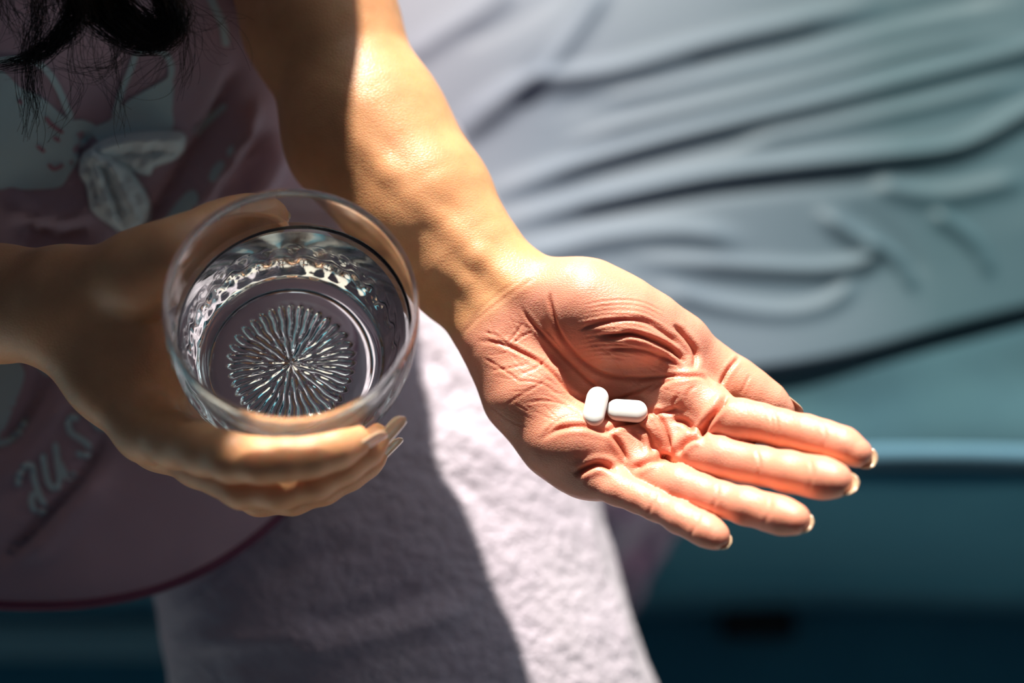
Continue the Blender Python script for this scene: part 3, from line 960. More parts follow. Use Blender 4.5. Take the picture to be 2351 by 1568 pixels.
# flesh pressed flat where it meets the glass
v = VR - G_RIM
t = v @ G_AX
rad = v - t[:, None] * G_AX
rl = np.linalg.norm(rad, axis=1)
hmm = G_H * 1000 - t * 1000
ro = np.interp(hmm, outer_pts[:, 1], outer_pts[:, 0]) + 0.6
inside = (hmm > -2) & (hmm < 81) & (rl * 1000 < ro)
VR[inside] += (rad[inside] / rl[inside][:, None]) * ((ro[inside] / 1000 - rl[inside])[:, None])
print('pressed verts', inside.sum(), 'max push', (ro[inside] - rl[inside] * 1000).max() if inside.any() else 0)
NR = vnormals(VR, QR)
lump = np.zeros(len(VR))
for f_, a_ in ((80, .5), (150, .3), (300, .15)):
    ph = RNG.uniform(0, 6, 3)
    lump += a_ * np.sin(VR[:, 0] * f_ + ph[0]) * np.sin(VR[:, 1] * f_ * 1.1 + ph[1] + VR[:, 0] * 60) * np.cos(VR[:, 2] * f_ * .9 + ph[2])
VR = (VR + NR * (lump * 0.0005)[:, None]) * GS

# torso, neck, head, upper arms (mostly outside the frame or under the clothes), in world space
def wc(x_, y_, z_): return w2c(np.array([x_, y_, z_]))
tor = []
def addT(a, b, ra, rb, k=0.05): tor.append(Cone(wc(*a), wc(*b), ra, rb, k))
EL = c2w(C(670, -330, .645)); ER = c2w(C(-900, 640, .60) * GS)
SHL = (-0.188, 0.53, 1.095); SHR = (-0.46, 0.52, 1.06)
UPL = (-0.122, 0.505, 0.935)
addT(tuple(EL), UPL, .038, .041, .02); addT(UPL, SHL, .041, .045, .02)
addT(tuple(ER), SHR, .038, .046, .03)
addT(SHL, (-0.32, .53, 1.10), .045, .05); addT(SHR, (-0.32, .53, 1.10), .045, .05)
addT((-0.32, .53, .98), (-0.32, .51, .68), .10, .11); addT((-0.26, .53, .98), (-0.25, .52, .68), .085, .10); addT((-0.39, .53, .98), (-0.40, .52, .68), .085, .10)
addT((-0.32, .53, 1.10), (-0.315, .48, 1.21), .048, .046)
addT((-0.305, .45, 1.29), (-0.30, .425, 1.26), .082, .070, .02)
addT((-0.30, .395, 1.205), (-0.30, .39, 1.195), .035, .030, .03)
addT((-0.30, .35, 1.245), (-0.30, .342, 1.23), .008, .011, .012)
for sx in (-.079, .079): addT((-0.302 + sx, .46, 1.27), (-0.302 + sx, .45, 1.245), .014, .009, .006)
addT((-0.012, -.03, .30), (-0.008, -.02, .15), .045, .032, .02); addT((-0.008, -.01, .134), (0.0, -.17, .120), .030, .018, .02)
VT, QT = polygonise(tor, [], 0.006, B=16)
VT = relax(VT, QT, 2)
VB = np.vstack([VL, VR, VT])
QB = np.vstack([QL, QR + len(VL), QT + len(VL) + len(VR)])
body_origin = np.array([-0.3, 0.45, 0.50])
person = mesh_obj('person', c2w(VB), QB, M_SKIN, origin=body_origin)
tag(person, 'seated person in pink top and pale trousers holding out an open palm and a glass', 'person')
add_attr(person, 'palm', np.concatenate([palmness, np.full(len(VR), .12), np.zeros(len(VT))]))
add_attr(person, 'crease', np.concatenate([red, np.zeros(len(VR) + len(VT))]))

# fingernails: curved plates with a free edge
def fingernail(base, tip, up, width, curve=0.6, thick=0.0006):
    """base, tip: camera-frame ends of the plate; up: outward direction of its back"""
    base = np.asarray(base); tip = np.asarray(tip)
    ax = tip - base; L_ = np.linalg.norm(ax); ax /= L_
    up = np.asarray(up, float); up -= (up @ ax) * ax; up /= np.linalg.norm(up)
    sd = np.cross(ax, up)
    nu_, nv_ = 13, 15
    V = []
    for layer in (0, -thick):
        for i in range(nu_):
            s = i / (nu_ - 1)
            wdt = width * (0.82 + 0.18 * math.sin(min(1, s * 1.6) * math.pi / 2))
            if s > 0.72: wdt *= math.sqrt(max(0.0, 1 - ((s - 0.72) / 0.30) ** 2))
            for j in range(nv_):
                a = (j / (nv_ - 1) * 2 - 1)
                r = width * 0.5 / math.sin(curve * 1.2)
                an = a * curve * 1.2 * wdt / width
                V.append(base + ax * L_ * s + sd * r * math.sin(an) + up * (r * (math.cos(an) - 1) + layer - 0.0009 * s * s))
    n_ = nu_ * nv_
    F1 = grid_faces(nu_, nv_)
    F_ = np.vstack([F1, F1[:, ::-1] + n_, rim_faces(nu_, nv_, n_)[:, ::-1]])
    return mesh_obj('fingernail', c2w(np.array(V)), F_, M_NAIL, person)
def nail_on(ch, back, ext=0.004, w=None, start=0.007, lift=0.90, sc=1.0):
    """nail on the last joint of a finger chain; back: direction from pad to back"""
    a, b = ch[-2].a * sc, ch[-1].b * sc
    r = ch[-1].ra * sc
    ax = (b - a) / np.linalg.norm(b - a)
    back = np.asarray(back, float); back -= (back @ ax) * ax; back /= np.linalg.norm(back)
    bs = b - ax * start + back * r * lift
    tp = b + ax * (ch[-1].rb + ext) + back * r * lift * 0.55
    return fingernail(bs, tp, back, w or r * 1.75)
nail_on(indexL, (0.35, -.45, .8), .0022, w=.0085)
nail_on(middleL, (0.3, -.5, .8), .0022, w=.0090)
nail_on(ringL, (0.1, -.5, .85), .0010, w=.0085)
nail_on(pinkyL, (0.0, -.5, .85), .0010, w=.0075)
nail_on(thumbL, (.55, .25, .75), .0035)
nail_on(indexR, (-.1, -.75, -.45), .0065, w=.0110, sc=GS)
nail_on(middleR, (.45, -.75, -.55), .0085, w=.0105, sc=GS)
nail_on(ringR, (.4, -.8, -.35), .0075, w=.0098, sc=GS)
nail_on(thumbR, (.2, .9, -.2), .001, start=.009, sc=GS)
#==CLOTHES==
# ------------------------------------------------------------------ trousers: one wide thigh lying forward
def vnoise(P, scale, off=0.0):
    out = np.zeros(len(P))
    for i, p in enumerate(P * scale + off):
        out[i] = mnoise.noise(Vector(p))
    return out
rows_ = [  # left px, right px, py, depth of centre, half thickness m
 (420, 1050, 300, .88, .094), (380, 1180, 560, .84, .100), (340, 1265, 800, .80, .090), (310, 1330, 1000, .775, .092),
 (330, 1380, 1160, .765, .095), (360, 1420, 1300, .757, .095), (385, 1462, 1430, .75, .095), (400, 1512, 1590, .745, .095), (380, 1600, 1900, .74, .09), (420, 1600, 2300, .75, .08)]
rows_ = [(a, b, c, d - .014, e) for a, b, c, d, e in rows_]
R_ = spline([(a, b, c, d * 1000, e * 1000) for a, b, c, d, e in rows_], 14)
nth = 220
th = np.linspace(0, 2 * math.pi, nth, endpoint=False)
V = []
for (l, r, yy, dd, hh) in R_:
    dd /= 1000; hh /= 1000
    cx = (l + r) / 2
    ce = C(cx, yy, dd)
    a_ = (r - l) / 2 / FPX * dd
    e_ = 2 / 2.3
    cs, sn = np.cos(th), np.sin(th)
    X_ = a_ * np.sign(cs) * np.abs(cs) ** e_
    Z_ = hh * np.sign(sn) * np.abs(sn) ** e_
    V.append(np.stack([ce[0] + X_, np.full(nth, ce[1]), ce[2] - Z_], 1))
nr_ = len(V)
V = np.vstack(V)
Fq = []
for i in range(nr_ - 1):
    for j in range(nth):
        k = (j + 1) % nth
        Fq.append((i * nth + j, i * nth + k, (i + 1) * nth + k, (i + 1) * nth + j))
Fq = np.array(Fq)
Nn = vnormals(V, Fq)
if (Nn[:, 2] * (V[:, 2] - 0.77)).mean() < 0:
    Fq = Fq[:, ::-1]; Nn = -Nn
x, y = projc(V)
folds = [([(1440,700),(1040,860),(990,930)], 3, 14), ([(985,720),(1010,790),(1040,850)], 3, 14), ([(960,800),(1010,850),(1060,930)], -3, 14),
 ([(640,1530),(800,1480),(960,1440),(1100,1380)], 3, 26), ([(700,1440),(860,1400),(1000,1350)], -3, 24), ([(430,1480),(600,1470),(760,1460)], 3, 26),
 ([(1370,1150),(1400,1260),(1450,1400),(1500,1560)], -2, 10), ([(1340,1180),(1370,1280),(1420,1420),(1460,1560)], 2, 12),
 ([(1000,980),(1080,1010),(1160,1080)], 2.5, 20), ([(1010,1080),(1080,1120),(1160,1200)], -2, 18), ([(560,1250),(500,1330),(400,1420)], 3, 26),
 ([(600,1330),(700,1290),(820,1240)], -2.5, 30)]
disp = np.zeros(len(V))
for line, amp, w in folds:
    d_, t_, _s = poly_dist(x, y, spline(line, 5))
    disp += amp * 0.001 * np.exp(-(d_ / w) ** 2) * np.clip(np.minimum(t_, 1 - t_) * 5 + .1, 0, 1)
disp += vnoise(V, 26) * 0.0016 + vnoise(V, 70, 5.) * 0.0007
V = V + Nn * disp[:, None]
trousers = mesh_obj('trousers', c2w(V), Fq, M_TROUSER, person)
kn = np.array([-0.035, 0.035, 0.570])
tube_obj_pts = [kn + np.array([0, .10, .0]), kn, kn + np.array([0.0, -.05, -.07]), np.array([-.02, -.045, .36]), np.array([-.01, -.03, .17])]
# knee-side end cap kept open below the frame; hip end is under the top

# ------------------------------------------------------------------ pink top: closed loft from neck to hem
secs = [  # z, centre x, centre y, half x, half y
 (1.150, -.32, .54, .080, .080), (1.120, -.32, .54, .14, .095), (1.05, -.32, .54, .165, .110), (0.98, -.325, .53, .175, .135), (0.90, -.325, .52, .190, .155),
 (0.84, -.320, .500, .203, .157), (0.78, -.310, .470, .207, .162), (0.735, -.295, .435, .205, .172),
 (0.705, -.270, .400, .200, .180), (0.690, -.245, .372, .185, .190), (0.681, -.225, .352, .165, .192), (0.676, -.213, .338, .150, .188)]
S2 = spline(secs, 14)
nth = 300
th = np.linspace(0, 2 * math.pi, nth, endpoint=False)
V = []
for k, (z, cx, cy, a_, b_) in enumerate(S2):
    cs, sn = np.cos(th), np.sin(th)
    e_ = 2 / 2.4
    X_ = a_ * np.sign(cs) * np.abs(cs) ** e_
    Y_ = b_ * np.sign(sn) * np.abs(sn) ** e_
    back = np.clip((Y_ / b_ + 0.35), 0, 1.35)
    Z_ = z - back * np.clip((0.78 - z) * 1.4, 0, .14)
    V.append(np.stack([cx + X_, cy + Y_, Z_], 1))
nr_ = len(V)
V = np.vstack(V)
Fq = []
for i in range(nr_ - 1):
    for j in range(nth):
        k = (j + 1) % nth
        Fq.append((i * nth + j, i * nth + k, (i + 1) * nth + k, (i + 1) * nth + j))
Fq = np.array(Fq)
Nn = vnormals(V, Fq)
if (Nn * (V - np.array([-.31, .45, .85]))).sum(1).mean() < 0:
    Fq = Fq[:, ::-1]; Nn = -Nn
x, y, _d = project(V)
folds = [
 ([(545,150),(500,270),(440,370),(390,450),(330,530),(230,600)], -7, 15),
 ([(590,230),(540,330),(480,420),(420,500),(330,570)], 6, 16),
 ([(620,300),(560,400),(500,480)], -6, 14),
 ([(660,330),(600,430),(550,520)], 4, 18),
 ([(40,520),(120,545),(220,540)], -5, 14), ([(0,470),(120,490),(230,480)], 4, 22),
 ([(210,290),(190,350),(180,390)], -3, 9),
 ([(0,1290),(90,1200),(180,1100),(260,980)], -5, 12), ([(60,1300),(150,1200),(250,1090)], 3, 24),
 ([(120,830),(60,950),(0,1030)], -4, 13), ([(150,900),(80,1030),(0,1120)], 3, 18),
]
disp = np.zeros(len(V))
front = np.clip(-(Nn * (V - CAM)).sum(1) * 30, 0, 1)
for line, amp, w in folds:
    d_, t_, _s = poly_dist(x, y, spline(line, 5))
    disp += front * amp * 0.0017 * np.exp(-(d_ / w) ** 2) * np.clip(np.minimum(t_, 1 - t_) * 5 + .1, 0, 1)
disp += vnoise(V, 14, 2.) * 0.003 + vnoise(V, 45, 9.) * 0.0008
V = V + Nn * disp[:, None]
# shape the hem line: the front hem follows a curved path over the lap
shirt = mesh_obj('pink_top', V, Fq, M_SHIRT, person)
sm = shirt.modifiers.new('thickness', 'SOLIDIFY'); sm.thickness = 0.0014; sm.offset = -1
last = V[-nth:]
hem_pts = [p + np.array([0, 0, -.0005]) for p in np.vstack([last, last[:1]])]
hV, hF = tube_mesh(np.array(hem_pts), .0022, 8)
o = mesh_obj('hem', hV, hF, M_HEM, shirt); o['label'] = 'dark rose stitched hem'
shirt_bvh = BVHTree.FromPolygons([Vector(p) for p in V], [tuple(map(int, f)) for f in Fq])
def hit_shirt(px, py, off=0.0007):
    ray = Vector(AX_F + (px - 1175.5) / FPX * AX_X + (784.0 - py) / FPX * AX_U).normalized()
    loc, nrm, idx, dist = shirt_bvh.ray_cast(Vector(CAM), ray)
    if loc is None:
        return None
    return np.array(loc - ray * off)
# sleeves
def tube_obj(name, pts, radii, mat, parent, n=40, thick=0.0015):
    P = spline(pts, 6); Rr = np.interp(np.linspace(0, 1, len(P)), np.linspace(0, 1, len(radii)), radii)
    V = []
    ref = np.array([0.2, 1, 0.1])
    for i, p in enumerate(P):
        t = P[min(i + 1, len(P) - 1)] - P[max(i - 1, 0)]; t /= np.linalg.norm(t)
        u = np.cross(t, ref); u /= np.linalg.norm(u); w_ = np.cross(t, u)
        for j in range(n):
            a = 2 * math.pi * j / n
            rr = Rr[i] * (1 + 0.05 * math.sin(3 * a + i))
            V.append(p + rr * (math.cos(a) * u + math.sin(a) * w_))
    Fq = [(i * n + j, i * n + (j + 1) % n, (i + 1) * n + (j + 1) % n, (i + 1) * n + j) for i in range(len(P) - 1) for j in range(n)]
    o = mesh_obj(name, np.array(V), np.array(Fq), mat, parent)
    s = o.modifiers.new('thickness', 'SOLIDIFY'); s.thickness = thick; s.offset = 0
    return o
tube_obj('lower_trouser_leg', tube_obj_pts, [.085, .088, .085, .070, .062], M_TROUSER, person)
for s0, e0 in ((SHL, np.array(SHL) + (np.array(UPL) - np.array(SHL)) * 1.9), (SHR, ER)):
    s0 = np.array(s0); e0 = np.array(e0)
    tube_obj('sleeve', [s0 + (s0 - e0) * .12, s0, s0 + (e0 - s0) * .22, s0 + (e0 - s0) * .42], [.048, .052, .053, .053], M_SHIRT, shirt)

def decal(name, poly, mat, off=0.0006, step=9):
    P = spline(list(poly) + [poly[0]], 5)[:-1]
    xs_ = np.arange(P[:, 0].min() + step / 2, P[:, 0].max(), step); ys_ = np.arange(P[:, 1].min() + step / 2, P[:, 1].max(), step)
    pts = [Vector((float(a), float(b))) for a, b in P]
    n0 = len(pts)
    def inside(px, py):
        c = False
        j = n0 - 1
        for i in range(n0):
            if ((P[i, 1] > py) != (P[j, 1] > py)) and (px < (P[j, 0] - P[i, 0]) * (py - P[i, 1]) / (P[j, 1] - P[i, 1] + 1e-9) + P[i, 0]): c = not c
            j = i
        return c
    for a in xs_:
        for b in ys_:
            if inside(a, b): pts.append(Vector((float(a), float(b))))
    res = delaunay_2d_cdt(pts, [], [list(range(n0))], 1, 1e-4)
    vv, ff = res[0], res[2]
    V = []; ok = []
    for p in vv:
        h_ = hit_shirt(p.x, p.y, off)
        V.append(h_ if h_ is not None else np.zeros(3)); ok.append(h_ is not None)
    F_ = [f for f in ff if all(ok[i] for i in f)]
    if not F_: return None
    used = sorted({i for f in F_ for i in f}); mp = {u: k for k, u in enumerate(used)}
    return mesh_obj(name, np.array([V[u] for u in used]), [tuple(mp[i] for i in f) for f in F_], mat, shirt)
def ribbon(name, lines, width, mat, off=0.0008):
    V = []; F_ = []
    for line in lines:
        P = spline(line, 7)
        T_ = np.gradient(P, axis=0); T_ /= np.linalg.norm(T_, axis=1, keepdims=True) + 1e-9
        Nn_ = np.stack([-T_[:, 1], T_[:, 0]], 1)
        # rounded ends
        s = np.arange(len(P)); Ld = np.concatenate([[0], np.cumsum(np.linalg.norm(np.diff(P, axis=0), axis=1))])
        en = np.minimum(Ld, Ld[-1] - Ld)
        wv = width / 2 * np.sqrt(np.clip(1 - np.clip(1 - en / (width / 2), 0, 1) ** 2, 0.02, 1))
        base_i = len(V); good = True
        rows = []
        for i in range(len(P)):
            r_ = []
            for q in (-1, -.5, 0, .5, 1):
                h_ = hit_shirt(P[i, 0] + Nn_[i, 0] * wv[i] * q, P[i, 1] + Nn_[i, 1] * wv[i] * q, off)
                r_.append(h_)
            rows.append(r_)
        for i in range(len(P)):
            for q in range(5):
                V.append(rows[i][q] if rows[i][q] is not None else np.array([0, 0, 0.]))
        for i in range(len(P) - 1):
            for q in range(4):
                if all(rows[a][b] is not None for a, b in ((i, q), (i + 1, q), (i + 1, q + 1), (i, q + 1))):
                    F_.append((base_i + i * 5 + q, base_i + (i + 1) * 5 + q, base_i + (i + 1) * 5 + q + 1, base_i + i * 5 + q + 1))
    if not F_: return None
    used = sorted({i for f in F_ for i in f}); mp = {u: k for k, u in enumerate(used)}
    return mesh_obj(name, np.array([V[u] for u in used]), [tuple(mp[i] for i in f) for f in F_], mat, shirt)

o = decal('printed_shape', [(-20,150),(15,170),(45,200),(80,215),(110,235),(140,262),(165,275),(190,275),(215,285),(225,300),(200,325),(182,345),(178,370),(160,400),(140,428),(100,434),(60,435),(30,430),(-20,410)], M_PRINT)
o = decal('printed_shape', [(250,278),(290,235),(345,202),(385,182),(398,192),(396,250),(390,302),(300,312),(230,325),(215,295)], M_PRINT, .0009)
ribbon('printed_outline', [[(-5,140),(40,136),(85,145),(112,168),(135,205),(150,240),(165,275)]], 15, M_PRINT, .0011)
ribbon('printed_outline', [[(312,125),(300,160),(280,210),(262,270)], [(312,122),(345,115),(378,124),(393,150),(391,180),(372,195)]], 14, M_PRINT, .0011)
ribbon('printed_outline', [[(478,-15),(495,20),(512,60),(520,108)]], 18, M_PRINT)
ribbon('printed_mark', [[(104,268),(118,286),(146,306)], [(122,314),(138,325)], [(84,334),(104,350)], [(110,377),(125,388),(146,378)], [(42,228),(50,240)]], 9, M_PINK_PRINT, .0014)
decal('printed_shape', [(478,410),(488,385),(508,368),(516,380),(505,400),(490,418)], M_PRINT, .0009)
decal('printed_shape', [(520,345),(534,332),(536,348),(524,360)], M_PRINT, .0009)
decal('printed_shape', [(372,512),(395,478),(428,442),(448,438),(456,458),(440,490),(415,505)], M_PRINT, .0009)
ribbon('printed_outline', [[(445,310),(480,275),(520,240)]], 16, M_PRINT)
decal('printed_shape', [(-15,815),(20,815),(48,835),(56,862),(44,905),(26,950),(10,985),(-15,1000)], M_PRINT)
ribbon('printed_outline', [[(-10,1020),(20,1012),(45,990),(62,960)]], 16, M_PRINT)
ribbon('printed_outline', [[(88,832),(104,850),(112,862)]], 18, M_PRINT)
# the word on the front, in brush script
o = ribbon('printed_word', [
 [(42,1118),(44,1092),(60,1068),(74,1072),(80,1105),(92,1140),(102,1162),(94,1178),(80,1172),(72,1150),(78,1128)],
 [(98,1040),(103,1076),(112,1108),(126,1122),(137,1106),(134,1070),(126,1014)], [(136,1060),(148,1086),(162,1096),(172,1084)],
 [(182,962),(166,958),(157,972),(164,994),(186,1008),(202,1022),(203,1040),(190,1048),(177,1036)],
 [(192,888),(203,930),(217,968),(234,984),(258,968)], [(184,938),(214,914)]], 15, M_PRINT, .0012)
if o: o['label'] = 'pale blue script word just'

# knotted cloth bow appliqued on the chest
def puffy(name, poly, d0, thick, mat, parent, ridges_=(), step=6, seed=0.0):
    P = spline(list(poly) + [poly[0]], 5)[:-1]
    n0 = len(P)
    xs_ = np.arange(P[:, 0].min() + step / 2, P[:, 0].max(), step); ys_ = np.arange(P[:, 1].min() + step / 2, P[:, 1].max(), step)
    G = np.array([(a, b) for a in xs_ for b in ys_])
    def ins(px, py):
        c = False; j = n0 - 1
        for i in range(n0):
            if ((P[i, 1] > py) != (P[j, 1] > py)) and (px < (P[j, 0] - P[i, 0]) * (py - P[i, 1]) / (P[j, 1] - P[i, 1] + 1e-9) + P[i, 0]): c = not c
            j = i
        return c
    G = [g for g in G if ins(*g)]
    pts = [Vector((float(a), float(b))) for a, b in P] + [Vector((float(a), float(b))) for a, b in G]
    res = delaunay_2d_cdt(pts, [], [list(range(n0))], 1, 1e-4)
    vv = np.array([(p.x, p.y) for p in res[0]]); ff = [tuple(f) for f in res[2]]
    closed = np.vstack([P, P[:1]])
    dd, _, _ = poly_dist(vv[:, 0], vv[:, 1], closed)
    prof_ = np.sqrt(1 - (1 - np.clip(dd / 26, 0, 1)) ** 2)
    rdg = np.zeros(len(vv))
    for line, amp, w in ridges_:
        d_, t_, _s = poly_dist(vv[:, 0], vv[:, 1], spline(line, 4))
        rdg += amp * np.exp(-(d_ / w) ** 2)
    nz = np.array([mnoise.noise(Vector((a * .035 + seed, b * .035, 1.7))) + .5 * mnoise.noise(Vector((a * .09, b * .09 + seed, 4.7))) for a, b in vv])
    top, bot = [], []
    for (a, b), q, rg, z in zip(vv, prof_, rdg, nz):
        h_ = hit_shirt(a, b, 0.0)
        base = w2c(h_)[2] if h_ is not None else d0
        th_ = (thick * (0.8 + .22 * z) * q + rg * .0012 * q)
        top.append(C(a, b, base - 0.0012 - max(th_, 0.0))); bot.append(C(a, b, base - 0.0008))
    n_ = len(vv)
    # boundary edges
    cnt = {}
    for f in ff:
        for i in range(len(f)):
            e = (f[i], f[(i + 1) % len(f)]); cnt[tuple(sorted(e))] = cnt.get(tuple(sorted(e)), 0) + 1
    F_ = list(ff) + [tuple(i + n_ for i in f[::-1]) for f in ff]
    for f in ff:
        for i in range(len(f)):
            a, b = f[i], f[(i + 1) % len(f)]
            if cnt[tuple(sorted((a, b)))] == 1: F_.append((b, a, a + n_, b + n_))
    return mesh_obj(name, c2w(np.array(top + bot)), F_, mat, parent)
bow = D.objects.new('cloth_bow', None); COL.objects.link(bow); bow.parent = shirt
_k = hit_shirt(230, 360)
sp = Vector(shirt.location) + Vector(person.location)
bow.location = Vector(_k) - sp
puffy('bow_loop', [(196,352),(225,325),(280,306),(350,300),(420,303),(424,345),(400,368),(355,385),(345,402),(320,400),(280,380),(230,372)], .56, .009, M_BOW, bow,
      [([(230,345),(300,325),(410,322)], 3, 9), ([(240,362),(320,352),(410,350)], -2.5, 7)], seed=1)
puffy('bow_loop', [(183,366),(182,400),(198,432),(207,480),(240,510),(280,536),(305,541),(334,530),(348,484),(335,440),(308,400),(285,372),(240,356),(200,352)], .58, .011, M_BOW, bow,
      [([(215,370),(235,430),(262,520)], 3, 9), ([(250,370),(285,440),(322,515)], 3, 9), ([(235,380),(262,450),(292,528)], -3, 6), ([(205,385),(222,450)], -2, 6)], seed=4)
puffy('bow_knot', [(190,350),(215,338),(245,345),(262,365),(250,388),(222,392),(196,382),(185,366)], .57, .014, M_BOW, bow, [([(200,352),(225,368),(250,385)], 2, 6)], seed=8)

# ------------------------------------------------------------------ hair
def hair_strands():
    V, F_ = [], []
    def strand(P, r0, r1):
        n = len(P)
        b0 = len(V)
        for i in range(n):
            t = P[min(i + 1, n - 1)] - P[max(i - 1, 0)]
            t = t / (np.linalg.norm(t) + 1e-9)
            u = np.cross(t, [0.13, 0.2, 1]); u /= np.linalg.norm(u) + 1e-9
            w_ = np.cross(t, u)
            r = r0 + (r1 - r0) * i / (n - 1)
            for k in range(3):
                a = 2 * math.pi * k / 3
                V.append(P[i] + r * (math.cos(a) * u + math.sin(a) * w_))
        for i in range(n - 1):
            for k in range(3):
                F_.append((b0 + i * 3 + k, b0 + i * 3 + (k + 1) % 3, b0 + (i + 1) * 3 + (k + 1) % 3, b0 + (i + 1) * 3 + k))
    R = random.Random(3)
    def lock(path, count, spread0, spread1, r=.00016, wild=0.15, n=7):
        """path: (px,py,d); spread in px, from root to tip"""
        base = spline(path, n)
        for _ in range(count):
            a = R.gauss(0, 1); b = R.gauss(0, 1); c = R.gauss(0, 1)
            ph = R.uniform(0, 6.28); fr = R.uniform(1, 3)
            cut = R.uniform(.72, 1.0)
            m = max(5, int(len(base) * cut))
            P = []
            for i in range(m):
                s = i / (len(base) - 1)
                sp_ = spread0 + (spread1 - spread0) * s
                x_, y_, d_ = base[i]
                x_ += sp_ * a + wild * sp_ * math.sin(ph + fr * s * 6.28)
                y_ += sp_ * b + wild * sp_ * math.cos(ph + fr * s * 6.28)
                P.append(C(x_, y_, d_ + c * sp_ * .00006))
            strand(np.array(P), r, r * .5)
    U = (-60, -700, .40)
    lock([(60,-700,.40), (150,-250,.45), (205,-30,0.525), (245,30,0.532), (300,72,0.535), (355,88,0.535), (392,62,0.535), (392,20,0.535), (365,-25,0.530), (300,-120,.47)], 420, 26, 11, .00020, .3)
    lock([(80,-700,.40), (190,-250,.45), (235,-30,0.525), (290,30,0.532), (335,62,0.535), (370,70,0.535), (385,45,0.535), (370,10,0.535), (340,-25,0.530)], 260, 20, 9, .00020, .3)
    lock([(40,-700,.40), (120,-250,.45), (168,-20,0.525), (165,40,0.532), (135,85,0.535), (95,118,0.537), (40,140,0.540), (-30,152,0.540)], 150, 22, 8, .00018, .5)
    lock([(20,-700,.40), (60,-200,.46), (90,-10,0.525), (92,50,0.532), (78,110,0.535), (72,180,0.540), (78,250,0.540), (60,320,0.540)], 60, 14, 14, .00014, .8)
    lock([(-10,-700,.40), (0,-200,.46), (20,0,0.530), (60,60,0.532), (75,130,0.535), (70,230,0.540), (40,345,0.540)], 16, 10, 16, .00012, .8)
    lock([(120,-300,.45), (210,0,0.525), (262,70,0.532), (275,120,0.535), (250,155,0.537), (190,165,0.540), (120,140,0.540)], 26, 10, 10, .00012, .8)
    lock([(140,-300,.45), (180,-20,0.525), (175,60,0.532), (172,140,0.535), (182,200,0.540), (150,280,0.540), (115,322,0.540)], 14, 10, 14, .00011, .8)
    lock([(300,-300,.45), (415,-20,0.525), (428,40,0.532), (430,100,0.535), (425,170,0.540), (400,240,0.540)], 22, 8, 10, .00012, .7)
    lock([(300,-300,.45), (395,-20,0.525), (410,50,0.532), (400,120,0.535), (360,165,0.540), (300,190,0.540), (240,180,0.540)], 14, 10, 18, .00011, .8)
    lock([(180,-300,.45), (240,20,0.525), (262,110,0.532), (268,200,0.540), (272,280,0.540), (270,345,0.540)], 9, 8, 10, .00011, .9)
    lock([(160,-300,.45), (200,40,0.525), (220,140,0.535), (255,215,0.540), (320,285,0.540)], 8, 8, 12, .00011, .9)
    lock([(340,-300,.45), (420,-10,0.525), (450,60,0.532), (490,110,0.535), (540,128,0.540)], 7, 8, 14, .00010, .9)
    lock([(250,-300,.45), (330,-10,0.525), (420,50,0.532), (480,50,0.535), (545,22,0.540)], 5, 6, 14, .00010, .9)
    for _ in range(90):
        x0 = R.uniform(-20, 430); y0 = R.uniform(-60, 60)
        a = R.uniform(0.2, 2.9); L_ = R.uniform(80, 260); cv = R.uniform(-.012, .012)
        P = [C(x0 * .6, -300, .45)]
        x_, y_ = x0, y0
        d_ = R.uniform(.520, .545)
        for i in range(16):
            P.append(C(x_, y_, d_)); x_ += math.cos(a) * L_ / 16; y_ += abs(math.sin(a)) * L_ / 16; a += cv * L_ / 16
        strand(spline(P, 3), .00010, .00005)
    # crown hair: a cap of strands over the head, falling forward and back
    hc = np.array([-0.302, .45, 1.275])
    for _ in range(1500):
        az = R.uniform(0, 2 * math.pi)
        dirv = np.array([math.cos(az), math.sin(az), 0])
        P = []
        el = R.uniform(0.1, 0.5)
        frontness = max(0, -dirv[1])
        Lh = 0.30 if frontness < .75 else 0.10
        for i in range(10):
            s = i / 9
            th_ = el + s * 1.4
            rr = 0.094 + R.uniform(0, .004)
            p = hc + rr * (dirv * math.sin(min(th_, 1.62)) + np.array([0, 0, 1]) * math.cos(min(th_, 1.62)))
            if s > .75: p = p + np.array([0, 0.02, -1]) * (s - .75) * Lh * 2
            P.append(w2c(p))
        strand(np.array(P), .0011, .0007)
    return np.array(V), np.array(F_)
hv, hf = hair_strands()
mesh_obj('hair', c2w(hv), hf, M_HAIR, person)
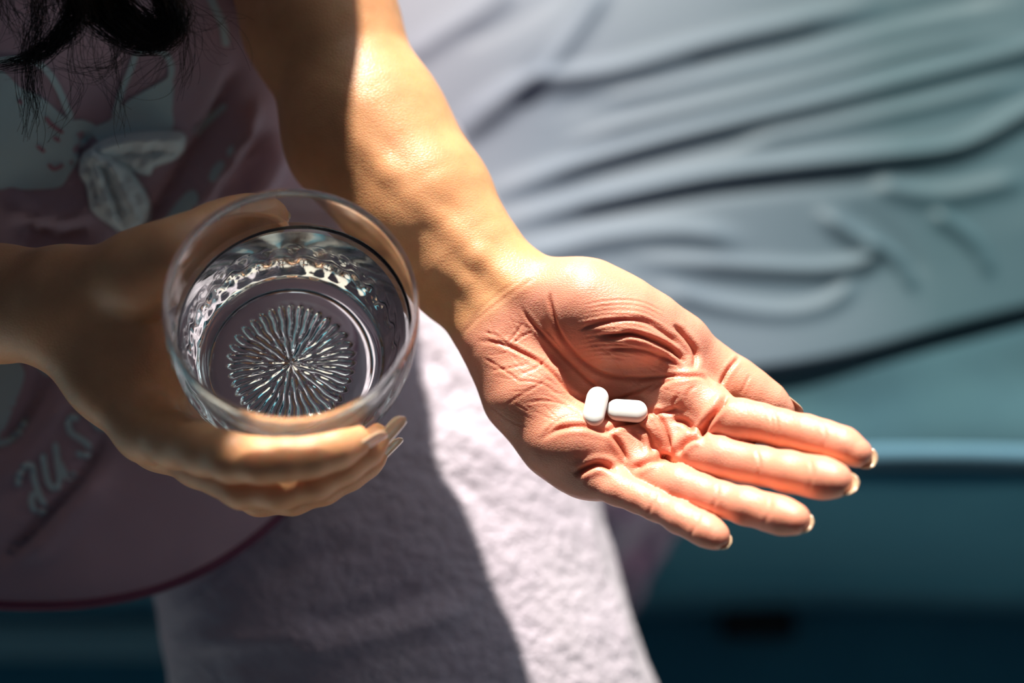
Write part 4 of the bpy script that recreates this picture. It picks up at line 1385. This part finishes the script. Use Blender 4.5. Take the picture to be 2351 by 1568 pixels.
#==PILLS==
# ------------------------------------------------------------------ tablets on the palm
hand_bvh = BVHTree.FromPolygons([Vector(p) for p in c2w(VL)], [tuple(map(int, f)) for f in QL])
def caplet_mesh(L_=.0158, Wd=.0084, H=.0064):
    ns, prof_ = 72, []
    hh, belt = H / 2, .0010
    for k in range(9):
        a = k / 8 * math.pi / 2
        prof_.append((1 - (1 - math.cos(a)) * 1.0, belt + (hh - belt) * math.sin(a)))
    prof_ = [(math.cos(k / 8 * math.pi / 2) ** .8, belt + (hh - belt) * math.sin(k / 8 * math.pi / 2)) for k in range(8)]
    V, rows = [], []
    r = Wd / 2; sl = L_ / 2 - r
    def ring(scale, z):
        out = []
        for i in range(ns):
            a = 2 * math.pi * i / ns
            cx = sl * (1 if math.cos(a) > 0 else -1) if abs(math.cos(a)) > 1e-6 else 0
            inset = r * (1 - scale)
            sx = max(r - inset, 1e-4)
            out.append((cx * (1 - .10 * (1 - scale)) + sx * math.cos(a), sx * math.sin(a), z))
        return out
    seq = [(s, -z) for s, z in prof_[::-1]] + [(1, 0.0)] + list(prof_)
    for s, z in seq: rows.append(ring(s, z))
    V = [p for rr in rows for p in rr]
    F_ = [(i * ns + j, i * ns + (j + 1) % ns, (i + 1) * ns + (j + 1) % ns, (i + 1) * ns + j) for i in range(len(rows) - 1) for j in range(ns)]
    b0 = len(V); V.append((0, 0, -hh)); V.append((0, 0, hh))
    for j in range(ns):
        F_.append((b0, (j + 1) % ns, j)); F_.append((b0 + 1, (len(rows) - 1) * ns + j, (len(rows) - 1) * ns + (j + 1) % ns))
    return np.array(V), F_
cv, cf = caplet_mesh()
def place_pill(px, py, a, b, label, tilt):
    ray = Vector(AX_F + (px - 1175.5) / FPX * AX_X + (784.0 - py) / FPX * AX_U).normalized()
    loc, nrm, idx, dist = hand_bvh.ray_cast(Vector(CAM), ray)
    n_ = Vector((0, 0, 0))
    for dx in (-22, 0, 22):
        for dy in (-22, 0, 22):
            r2 = Vector(AX_F + (px + dx - 1175.5) / FPX * AX_X + (784.0 - py - dy) / FPX * AX_U).normalized()
            l2, n2, _, _ = hand_bvh.ray_cast(Vector(CAM), r2)
            if n2.dot(ray) > 0: n2 = -n2
            n_ += n2
    n_.normalize()
    n_ = (n_ * .6 + -ray * .5).normalized()
    d = math.hypot(b[0] - a[0], b[1] - a[1])
    dirw = Vector(AX_X * (b[0] - a[0]) / d - AX_U * (b[1] - a[1]) / d)
    dirw = (dirw - n_ * dirw.dot(n_)).normalized()
    dirw = (dirw + n_ * tilt).normalized()
    s_ = n_.cross(dirw).normalized(); n2 = dirw.cross(s_)
    Rm = np.array([dirw[:], s_[:], n2[:]]).T
    pts = cv @ Rm.T
    # rest on the skin: lift until the lowest clearance is zero
    best = 0.0
    lift = 0.0
    for k in range(30):
        ctr = np.array(loc) - np.array(ray[:]) * (0.0015 + 0.0002 * k)
        pen = 0
        for p in pts[::17]:
            q = Vector(p + ctr)
            l2, nn, _, dd = hand_bvh.find_nearest(q)
            if (q - l2).dot(nn) * (1 if nn.dot(ray) < 0 else -1) < -0.0003: pen += 1
        if pen == 0: break
    o = mesh_obj('tablet', pts + ctr, cf, M_PILL, origin=ctr)
    tag(o, label, 'tablet', 'white tablets lying on the open palm')
    print('pill', px, py, 'depth', w2c(ctr)[2], 'iterations', k)
    return o
place_pill(1367, 934, (1358, 968), (1377, 898), 'white oval tablet standing upright in the picture, left of the pair on the palm', 0.0)
place_pill(1440, 943, (1395, 938), (1486, 948), 'white oval tablet lying crosswise, right of the pair nearer the fingers', 0.0)
